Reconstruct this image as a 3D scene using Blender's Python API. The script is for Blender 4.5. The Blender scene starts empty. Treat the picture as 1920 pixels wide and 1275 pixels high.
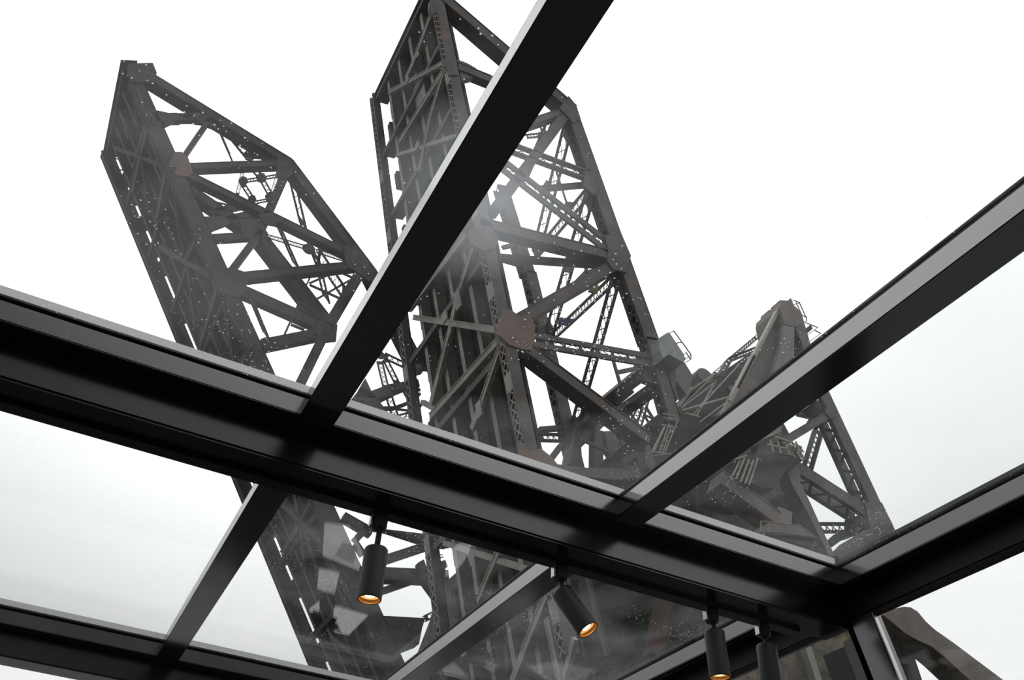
import bpy, bmesh, math, random
from mathutils import Vector, Matrix
C = bpy.context.scene.collection
S = bpy.context.scene
# ------------------------------------------------------------------ camera
CZ = 1.2                                  # eye height above the cabin floor
cam_d = bpy.data.cameras.new('camera'); cam = bpy.data.objects.new('camera', cam_d); C.objects.link(cam)
cam_d.sensor_width = 36.0; cam_d.lens = 36.0 * 1643.6 / 1920.0; cam_d.clip_start = 0.05; cam_d.clip_end = 2000
cam.matrix_world = Matrix(((0.8861037, -0.3320338, -0.3233788, 0), (-0.4604627, -0.5510706, -0.6959133, 0),
                           (0.0528623, 0.7655552, -0.6411948, CZ), (0, 0, 0, 1)))
S.camera = cam
# ------------------------------------------------------------------ overcast sky
def N(nt, kind, **kw):
    n = nt.nodes.new(kind)
    for k, v in kw.items():
        if k.startswith('i_'): n.inputs[int(k[2:])].default_value = v
        else: setattr(n, k, v)
    return n
def mth(nt, op, a=None, b=None, c=None, clamp=False):
    n = nt.nodes.new('ShaderNodeMath'); n.operation = op; n.use_clamp = clamp
    for i, x in enumerate((a, b, c)):
        if x is None: continue
        if isinstance(x, (int, float)): n.inputs[i].default_value = x
        else: nt.links.new(x, n.inputs[i])
    return n.outputs[0]
W = bpy.data.worlds.new('overcast'); S.world = W; W.use_nodes = True
nt = W.node_tree; nt.nodes.clear(); L = nt.links
tc = N(nt, 'ShaderNodeTexCoord'); sep = N(nt, 'ShaderNodeSeparateXYZ'); L.new(tc.outputs['Generated'], sep.inputs[0])
nz = N(nt, 'ShaderNodeTexNoise'); nz.inputs['Scale'].default_value = 3.4; nz.inputs['Detail'].default_value = 5; nz.inputs['Roughness'].default_value = .5
L.new(tc.outputs['Generated'], nz.inputs['Vector'])
vm = N(nt, 'ShaderNodeVectorMath', operation='DOT_PRODUCT'); L.new(tc.outputs['Generated'], vm.inputs[0]); vm.inputs[1].default_value = (0.07, 0.62, 0.78)
glow = mth(nt, 'MULTIPLY', mth(nt, 'POWER', mth(nt, 'MAXIMUM', vm.outputs['Value'], 0.0), 10.0), 1.6)
cl = mth(nt, 'MULTIPLY_ADD', nz.outputs['Fac'], .26, .78)
vb = N(nt, 'ShaderNodeVectorMath', operation='DOT_PRODUCT'); L.new(tc.outputs['Generated'], vb.inputs[0]); vb.inputs[1].default_value = (0.62, -0.64, 0.46)
back = mth(nt, 'MULTIPLY', mth(nt, 'POWER', mth(nt, 'MAXIMUM', vb.outputs['Value'], 0.0), 2.0), .55)      # added bright lobe behind the viewer, lifts the faces turned this way
low = N(nt, 'ShaderNodeMapRange', interpolation_type='SMOOTHSTEP'); low.inputs['From Min'].default_value = .36; low.inputs['From Max'].default_value = .76; low.inputs['To Min'].default_value = .12; L.new(mth(nt, 'MULTIPLY_ADD', sep.outputs['X'], .35, sep.outputs['Z']), low.inputs['Value'])
beh = N(nt, 'ShaderNodeMapRange', interpolation_type='SMOOTHSTEP'); beh.inputs['From Min'].default_value = -.05; beh.inputs['From Max'].default_value = -.45; L.new(sep.outputs['Y'], beh.inputs['Value'])
vg = N(nt, 'ShaderNodeVectorMath', operation='DOT_PRODUCT'); L.new(tc.outputs['Generated'], vg.inputs[0]); vg.inputs[1].default_value = (-0.056, 0.912, 0.407)
grey = mth(nt, 'MULTIPLY_ADD', mth(nt, 'POWER', mth(nt, 'MAXIMUM', vg.outputs['Value'], 0.0), 22.0), -.26, 1.0)      # greyer cloud low on the left
behind_dim = mth(nt, 'SUBTRACT', 1.0, mth(nt, 'MULTIPLY', beh.outputs[0], mth(nt, 'SUBTRACT', 1.0, low.outputs[0])))     # added dimming low behind the viewer, darkens the reflections in the beams
tot = mth(nt, 'MULTIPLY', mth(nt, 'ADD', mth(nt, 'ADD', glow, mth(nt, 'MULTIPLY', cl, grey)), back), behind_dim)
up = N(nt, 'ShaderNodeMapRange'); up.inputs['From Min'].default_value = -.06; up.inputs['From Max'].default_value = .06; L.new(sep.outputs['Z'], up.inputs['Value'])
mix = N(nt, 'ShaderNodeMix', data_type='RGBA'); L.new(up.outputs[0], mix.inputs['Factor'])
mix.inputs[6].default_value = (.05, .05, .05, 1)
col = N(nt, 'ShaderNodeVectorMath', operation='SCALE'); col.inputs[0].default_value = (0.985, 1.0, 1.0); L.new(tot, col.inputs['Scale']); L.new(col.outputs[0], mix.inputs[7])
bg = N(nt, 'ShaderNodeBackground'); L.new(mix.outputs[2], bg.inputs['Color']); wo = N(nt, 'ShaderNodeOutputWorld'); L.new(bg.outputs[0], wo.inputs[0])
S.view_settings.view_transform = 'Standard'; S.view_settings.look = 'None'; S.view_settings.exposure = 0.0; S.view_settings.gamma = 1.0
S.view_settings.use_curve_mapping = False
# ------------------------------------------------------------------ materials
def mat_new(name):
    m = bpy.data.materials.new(name); m.use_nodes = True
    t = m.node_tree; t.nodes.clear(); o = t.nodes.new('ShaderNodeOutputMaterial'); return m, t, o
def steel(name, c1, c2, rust, rough=.75, scale=.7, rust_amt=.5, spec=.25):
    """weathered paint: two paint tones, rust blotches and vertical streaks"""
    m, t, o = mat_new(name); l = t.links
    b = t.nodes.new('ShaderNodeBsdfPrincipled'); l.new(b.outputs[0], o.inputs[0])
    g = t.nodes.new('ShaderNodeNewGeometry')
    n1 = t.nodes.new('ShaderNodeTexNoise'); n1.inputs['Scale'].default_value = scale; n1.inputs['Detail'].default_value = 7; n1.inputs['Roughness'].default_value = .62
    l.new(g.outputs['Position'], n1.inputs['Vector'])
    mp = t.nodes.new('ShaderNodeMapping'); mp.inputs['Scale'].default_value = (3.2, 3.2, .35); l.new(g.outputs['Position'], mp.inputs['Vector'])
    n2 = t.nodes.new('ShaderNodeTexNoise'); n2.inputs['Scale'].default_value = 1.2; n2.inputs['Detail'].default_value = 5; l.new(mp.outputs[0], n2.inputs['Vector'])
    r1 = t.nodes.new('ShaderNodeMapRange'); r1.inputs['From Min'].default_value = .38; r1.inputs['From Max'].default_value = .64; l.new(n1.outputs['Fac'], r1.inputs['Value'])
    r2 = t.nodes.new('ShaderNodeMapRange'); r2.inputs['From Min'].default_value = .56; r2.inputs['From Max'].default_value = .72; r2.inputs['To Max'].default_value = rust_amt; l.new(n2.outputs['Fac'], r2.inputs['Value'])
    a = t.nodes.new('ShaderNodeMix'); a.data_type = 'RGBA'; a.inputs[6].default_value = (*c1, 1); a.inputs[7].default_value = (*c2, 1); l.new(r1.outputs[0], a.inputs['Factor'])
    d = t.nodes.new('ShaderNodeMix'); d.data_type = 'RGBA'; d.inputs[7].default_value = (*rust, 1); l.new(a.outputs[2], d.inputs[6]); l.new(r2.outputs[0], d.inputs['Factor'])
    l.new(d.outputs[2], b.inputs['Base Color']); b.inputs['Roughness'].default_value = rough; b.inputs['Specular IOR Level'].default_value = spec
    return m
def plain(name, c, rough=.5, ior=1.5, metal=0.0, emit=None, strength=0):
    m, t, o = mat_new(name); b = t.nodes.new('ShaderNodeBsdfPrincipled'); t.links.new(b.outputs[0], o.inputs[0])
    b.inputs['Base Color'].default_value = (*c, 1); b.inputs['Roughness'].default_value = rough; b.inputs['IOR'].default_value = ior; b.inputs['Metallic'].default_value = metal
    if emit: b.inputs['Emission Color'].default_value = (*emit, 1); b.inputs['Emission Strength'].default_value = strength
    n = t.nodes.new('ShaderNodeTexNoise'); n.inputs['Scale'].default_value = 6; n.inputs['Detail'].default_value = 4
    r = t.nodes.new('ShaderNodeMapRange'); r.inputs['To Min'].default_value = max(.02, rough - .04); r.inputs['To Max'].default_value = rough + .04
    g = t.nodes.new('ShaderNodeNewGeometry'); t.links.new(g.outputs['Position'], n.inputs['Vector']); t.links.new(n.outputs['Fac'], r.inputs['Value']); t.links.new(r.outputs[0], b.inputs['Roughness'])
    return m
K = 2.5
def k3(r, g, b): return (r * K, g * K, b * K)
M = {
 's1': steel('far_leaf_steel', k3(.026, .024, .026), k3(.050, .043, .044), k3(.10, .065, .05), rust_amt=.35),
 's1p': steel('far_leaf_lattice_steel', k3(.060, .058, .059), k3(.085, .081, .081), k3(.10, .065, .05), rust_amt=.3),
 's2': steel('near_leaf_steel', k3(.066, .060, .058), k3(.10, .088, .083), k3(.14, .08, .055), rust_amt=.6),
 's3': steel('tower_steel', k3(.068, .066, .064), k3(.10, .095, .090), k3(.10, .075, .06), rust_amt=.35),
 'rust': steel('rusty_plate', k3(.10, .075, .066), k3(.13, .088, .072), k3(.19, .085, .045), rust_amt=.7),
 'brown': steel('brown_plate', k3(.10, .085, .078), k3(.135, .115, .105), k3(.13, .09, .065), rust_amt=.5),
 'tan': steel('bare_rod_steel', k3(.20, .185, .16), k3(.26, .24, .21), k3(.16, .12, .08), rust_amt=.4),
 'pale': steel('pale_lattice_steel', k3(.16, .15, .14), k3(.22, .21, .195), k3(.16, .11, .08), rust_amt=.4),
 'dark': steel('dark_steel', k3(.022, .021, .021), k3(.044, .041, .038), k3(.06, .045, .035), rust_amt=.4),  # plain dark tone for the counterweight, openings and inner plates
 'steel': steel('light_steel_plate', k3(.13, .125, .12), k3(.17, .165, .155), k3(.12, .09, .07), rust_amt=.3),  # lighter tone; on the rocker column it paints in the light falling there
 'palegrey': steel('grey_housing_paint', k3(.17, .175, .18), k3(.23, .235, .24), k3(.15, .12, .10), rust_amt=.3),
 'bluegrey': steel('bluish_plate', k3(.05, .065, .11), k3(.07, .085, .13), k3(.08, .07, .08), rust_amt=.3),
 'ochre': steel('ochre_plate', k3(.18, .15, .06), k3(.22, .19, .09), k3(.14, .10, .06), rust_amt=.4),
 'timber': steel('deck_timber', k3(.030, .029, .030), k3(.058, .055, .055), k3(.05, .045, .04), scale=1.6, rust_amt=.5, rough=.9),
 'stone': steel('stained_stone', k3(.010, .009, .007), k3(.15, .12, .08), k3(.02, .017, .012), scale=.7, rust_amt=.7, rough=.9),
 'mass': steel('stained_housing_steel', k3(.016, .017, .016), k3(.052, .050, .043), k3(.10, .065, .045), scale=.45, rust_amt=.6, rough=.85),
 'beam': plain('black_beam_paint', (.010, .010, .0105), .20, 1.85),
 'frame': plain('grey_frame_metal', (.022, .0225, .023), .16, 2.5),
 'rafter': plain('satin_rafter_metal', (.022, .0225, .023), .13, 4.2),
 'cap': plain('pale_glazing_cap', (.93, .93, .92), .4),
 'gasket': plain('black_gasket', (.006, .006, .006), .6),
 'lampbody': plain('graphite_lamp_paint', (.085, .087, .087), .5, 1.45),
 'chrome': plain('bright_metal', (.55, .55, .54), .25, metal=1.0),
 'brass': plain('copper_reflector', (.75, .38, .12), .3, metal=1.0, emit=(1.0, .36, .07), strength=.15),
 'bulb': plain('warm_lamp_glass', (.9, .7, .4), .2, emit=(1.0, .74, .36), strength=6.0),
 'lens': plain('amber_lens', (.8, .5, .2), .3, emit=(1.0, .50, .14), strength=.9),
 'wood': plain('dark_cabin_carpet', (.023, .020, .019), .95, 1.1),
 'paper': plain('white_card', (.85, .85, .87), .7),
 'tabletop': plain('dark_table_top', (.03, .026, .024), .5, 1.3), 'leaflet': plain('grey_leaflet', (.42, .41, .42), .7), 'leaf': plain('dark_green_leaf', (.02, .03, .018), .6),
 'water': plain('river_water', (.03, .035, .03), .15, 1.33),
}
def glass_mat(name='dusty_roof_glass', f0=.06):
    m, t, o = mat_new(name); l = t.links
    g = t.nodes.new('ShaderNodeNewGeometry')
    dt = t.nodes.new('ShaderNodeVectorMath'); dt.operation = 'DOT_PRODUCT'; l.new(g.outputs['Incoming'], dt.inputs[0]); l.new(g.outputs['Normal'], dt.inputs[1])
    f = mth(t, 'MULTIPLY_ADD', mth(t, 'POWER', mth(t, 'SUBTRACT', 1.0, mth(t, 'ABSOLUTE', dt.outputs['Value'])), 5.0), 1 - f0, f0)
    tr = t.nodes.new('ShaderNodeBsdfTransparent'); tr.inputs[0].default_value = (.985, .992, .988, 1)
    gl = t.nodes.new('ShaderNodeBsdfGlossy'); gl.inputs['Roughness'].default_value = 0.0; gl.inputs[0].default_value = (1, 1, 1, 1)
    mx = t.nodes.new('ShaderNodeMixShader'); l.new(f, mx.inputs[0]); l.new(tr.outputs[0], mx.inputs[1]); l.new(gl.outputs[0], mx.inputs[2])
    # dust film + painted glare patch + droplet specks, only on the outer (upper) face
    film = t.nodes.new('ShaderNodeTexNoise'); film.inputs['Scale'].default_value = 2.2; film.inputs['Detail'].default_value = 6; film.inputs['Distortion'].default_value = .6; l.new(g.outputs['Position'], film.inputs['Vector'])
    fr = t.nodes.new('ShaderNodeMapRange'); fr.inputs['From Min'].default_value = .40; fr.inputs['From Max'].default_value = .72; fr.inputs['To Min'].default_value = .006; fr.inputs['To Max'].default_value = .10; l.new(film.outputs['Fac'], fr.inputs['Value'])
    vo = t.nodes.new('ShaderNodeTexVoronoi'); vo.inputs['Scale'].default_value = 115; l.new(g.outputs['Position'], vo.inputs['Vector'])
    wn = t.nodes.new('ShaderNodeTexWhiteNoise'); l.new(vo.outputs['Position'], wn.inputs['Vector'])
    big = t.nodes.new('ShaderNodeTexNoise'); big.inputs['Scale'].default_value = 3.1; big.inputs['Detail'].default_value = 2; l.new(g.outputs['Position'], big.inputs['Vector'])
    dens = t.nodes.new('ShaderNodeMapRange'); dens.inputs['From Min'].default_value = .42; dens.inputs['From Max'].default_value = .70; dens.inputs['To Min'].default_value = .0; dens.inputs['To Max'].default_value = .5; l.new(big.outputs['Fac'], dens.inputs['Value'])
    pick = mth(t, 'LESS_THAN', wn.outputs['Value'], dens.outputs[0])
    rad = mth(t, 'MULTIPLY_ADD', wn.outputs['Value'], .9, .07)
    dot = mth(t, 'MULTIPLY', mth(t, 'LESS_THAN', vo.outputs['Distance'], mth(t, 'MINIMUM', rad, .24)), pick)
    speck = mth(t, 'MULTIPLY', dot, .62)
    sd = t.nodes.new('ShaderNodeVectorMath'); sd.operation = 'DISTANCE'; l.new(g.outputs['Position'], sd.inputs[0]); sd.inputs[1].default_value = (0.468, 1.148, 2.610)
    st = t.nodes.new('ShaderNodeMapRange'); st.inputs['From Min'].default_value = .30; st.inputs['From Max'].default_value = .0; st.inputs['To Max'].default_value = .42; l.new(mth(t, 'MULTIPLY_ADD', film.outputs['Fac'], .25, mth(t, 'SUBTRACT', sd.outputs['Value'], .10)), st.inputs['Value'])  # whitens one spot of the pane to stand in for glare
    topf = mth(t, 'GREATER_THAN', N_z(t, g), .5)
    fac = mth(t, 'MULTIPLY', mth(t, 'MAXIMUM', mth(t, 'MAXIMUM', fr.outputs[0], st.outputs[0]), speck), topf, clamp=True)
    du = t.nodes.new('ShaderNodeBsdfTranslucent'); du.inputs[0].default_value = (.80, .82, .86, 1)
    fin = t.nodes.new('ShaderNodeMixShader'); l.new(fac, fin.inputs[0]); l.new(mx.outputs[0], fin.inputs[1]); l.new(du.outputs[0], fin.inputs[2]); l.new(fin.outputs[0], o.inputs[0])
    return m
def N_z(t, g):
    s = t.nodes.new('ShaderNodeSeparateXYZ'); t.links.new(g.outputs['True Normal'], s.inputs[0])
    # True Normal faces the viewer; flip it back for back faces
    bf = mth(t, 'MULTIPLY_ADD', g.outputs['Backfacing'], -2.0, 1.0)
    return mth(t, 'MULTIPLY', s.outputs['Z'], bf)
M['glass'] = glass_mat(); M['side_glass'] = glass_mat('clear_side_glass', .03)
# ------------------------------------------------------------------ mesh helpers
def obj(name, bm, m, parent=None, smooth=False):
    bmesh.ops.recalc_face_normals(bm, faces=bm.faces)
    me = bpy.data.meshes.new(name); bm.to_mesh(me); bm.free(); me.materials.append(m)
    if smooth:
        for p in me.polygons: p.use_smooth = len(p.vertices) == 4
    o = bpy.data.objects.new(name, me); C.objects.link(o)
    if parent is not None:
        o.parent = parent; o.matrix_parent_inverse = parent.matrix_world.inverted() if parent.type == 'EMPTY' else Matrix()
    return o
def tag(o, label, cat, group=None, kind=None):
    o['label'] = label; o['category'] = cat
    if group: o['group'] = group
    if kind: o['kind'] = kind
    return o
def thing(name, loc, label, cat, group=None, kind=None):
    o = bpy.data.objects.new(name, None); C.objects.link(o); o.empty_display_size = .2; o.location = loc
    o.matrix_world = Matrix.Translation(loc); return tag(o, label, cat, group, kind)
def hexa(bm, o, u, v, t, lu, v0, v1, t0, t1):
    """box from o along u (length lu), v0..v1 across, t0..t1 deep"""
    P = [bm.verts.new(o + u * a + v * b + t * c) for a in (0, lu) for b in (v0, v1) for c in (t0, t1)]
    for q in ((0, 1, 3, 2), (4, 6, 7, 5), (0, 4, 5, 1), (2, 3, 7, 6), (0, 2, 6, 4), (1, 5, 7, 3)): bm.faces.new([P[i] for i in q])
def aabb(bm, x0, x1, y0, y1, z0, z1):
    hexa(bm, Vector((x0, y0, z0)), Vector((1, 0, 0)), Vector((0, 1, 0)), Vector((0, 0, 1)), x1 - x0, 0, y1 - y0, 0, z1 - z0)
def bar(bm, a, b, w, d, ref):
    u = (b - a); ln = u.length; u.normalize(); v = ref.cross(u); v.normalize(); t = u.cross(v)
    if t.dot(ref) < 0: t = -t
    hexa(bm, a, u, v, t, ln, -w / 2, w / 2, 0, d)
def frame_of(a, b, ref):
    u = (b - a); ln = u.length; u.normalize(); v = ref.cross(u); v.normalize(); t = u.cross(v)
    if t.dot(ref) < 0: t = -t
    return u, v, t, ln
def lathe(bm, prof, o, ax, n=28, cap=True):
    ax = ax.normalized(); x = ax.orthogonal().normalized(); y = ax.cross(x); R = []
    for r, h in prof: R.append([bm.verts.new(o + ax * h + (x * math.cos(2 * math.pi * i / n) + y * math.sin(2 * math.pi * i / n)) * r) for i in range(n)])
    for a, b in zip(R, R[1:]):
        for i in range(n): bm.faces.new((a[i], a[(i + 1) % n], b[(i + 1) % n], b[i]))
    if cap: bm.faces.new(R[0]); bm.faces.new(R[-1])
def lattice(bm, o, u, v, t, ln, v0, v1, pitch, th, bw, cross=True):
    n = max(2, round(ln / pitch)); s = ln / n
    for i in range(n):
        p, q = o + u * (i * s) + v * v0, o + u * ((i + 1) * s) + v * v1
        r, w = o + u * (i * s) + v * v1, o + u * ((i + 1) * s) + v * v0
        if cross: bar(bm, p, q, bw, th, t); bar(bm, r, w, bw, th, t)
        elif i % 2 == 0: bar(bm, p, q, bw, th, t)
        else: bar(bm, r, w, bw, th, t)
def member(kind, a, b, w, d, ref):
    bm = bmesh.new(); a = Vector(a); b = Vector(b); u, v, t, ln = frame_of(a, b, ref)
    if kind == 'box':
        e = min(.05, w * .2)
        hexa(bm, a, u, v, t, ln, -w / 2, w / 2, 0, d)
        if w > .25 and ln > 2:                       # flange angles and batten seams along the member
            for s in (-1, 1): hexa(bm, a, u, v, t, ln, s * w / 2 - (e if s > 0 else 0), s * w / 2 + (e if s < 0 else 0), -.035, 0)
    elif kind == 'laced':
        f = min(.13, w * .16)
        for s in (-1, 1): hexa(bm, a, u, v, t, ln, s * w / 2 - (f if s > 0 else 0), s * w / 2 + (f if s < 0 else 0), 0, d)
        lattice(bm, a + t * d * .3, u, v, t, ln, -w / 2 + f / 2, w / 2 - f / 2, max(w * .85, .3), .02, min(.055, w * .1))
        for x in (0, ln - w * .6): hexa(bm, a + u * x, u, v, t, w * .6, -w / 2, w / 2, d * .25, d * .4)
    elif kind == 'laced2':
        f = w * .36; d = min(d, .12)
        for s in (-1, 1): hexa(bm, a, u, v, t, ln, s * w / 2 - (f if s > 0 else 0), s * w / 2 + (f if s < 0 else 0), 0, d)
        n = max(3, int(ln / (w * 1.1))); s = ln / n
        for i in range(n): hexa(bm, a + u * (i * s), u, v, t, s * .22, -w * .15, w * .15, d * .3, d * .36)
        lattice(bm, a + t * d * .35, u, v, t, ln, -w * .16, w * .16, w * .5, .02, .035, cross=False)
    elif kind in ('chord', 'openchord'):
        th = .07
        hexa(bm, a, u, v, t, ln, -w / 2, w / 2, 0, th); hexa(bm, a, u, v, t, ln, -w / 2, w / 2, d - th, d)
        low = v if v.z < 0 or (abs(v.z) < .2 and v.x < 0) else -v     # the laced side looks down to the river
        if kind == 'chord': hexa(bm, a - low * (w / 2), u, low, t, ln, 0, .05, 0, d)
        lattice(bm, a + low * (w / 2), u, t, low, ln, th, d - th, d * (.95 if kind == 'chord' else .6), .03, .10 if kind == 'chord' else .17, cross=(kind == 'chord'))
        fl = .10 if kind == 'chord' else .22
        for q in (th, d - th - fl): hexa(bm, a + low * (w / 2 - .03), u, low, t, ln, 0, .03, q, q + fl)
    return bm
def prism(pts, y, t):
    bm = bmesh.new()
    A = [bm.verts.new((x, y, z)) for x, z in pts]; B = [bm.verts.new((x, y + t, z)) for x, z in pts]
    bm.faces.new(A); bm.faces.new(B[::-1]); n = len(pts)
    for i in range(n): bm.faces.new((A[i], A[(i + 1) % n], B[(i + 1) % n], B[i]))
    return bm
REF = {'Y': Vector((0, 1, 0))}
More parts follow.
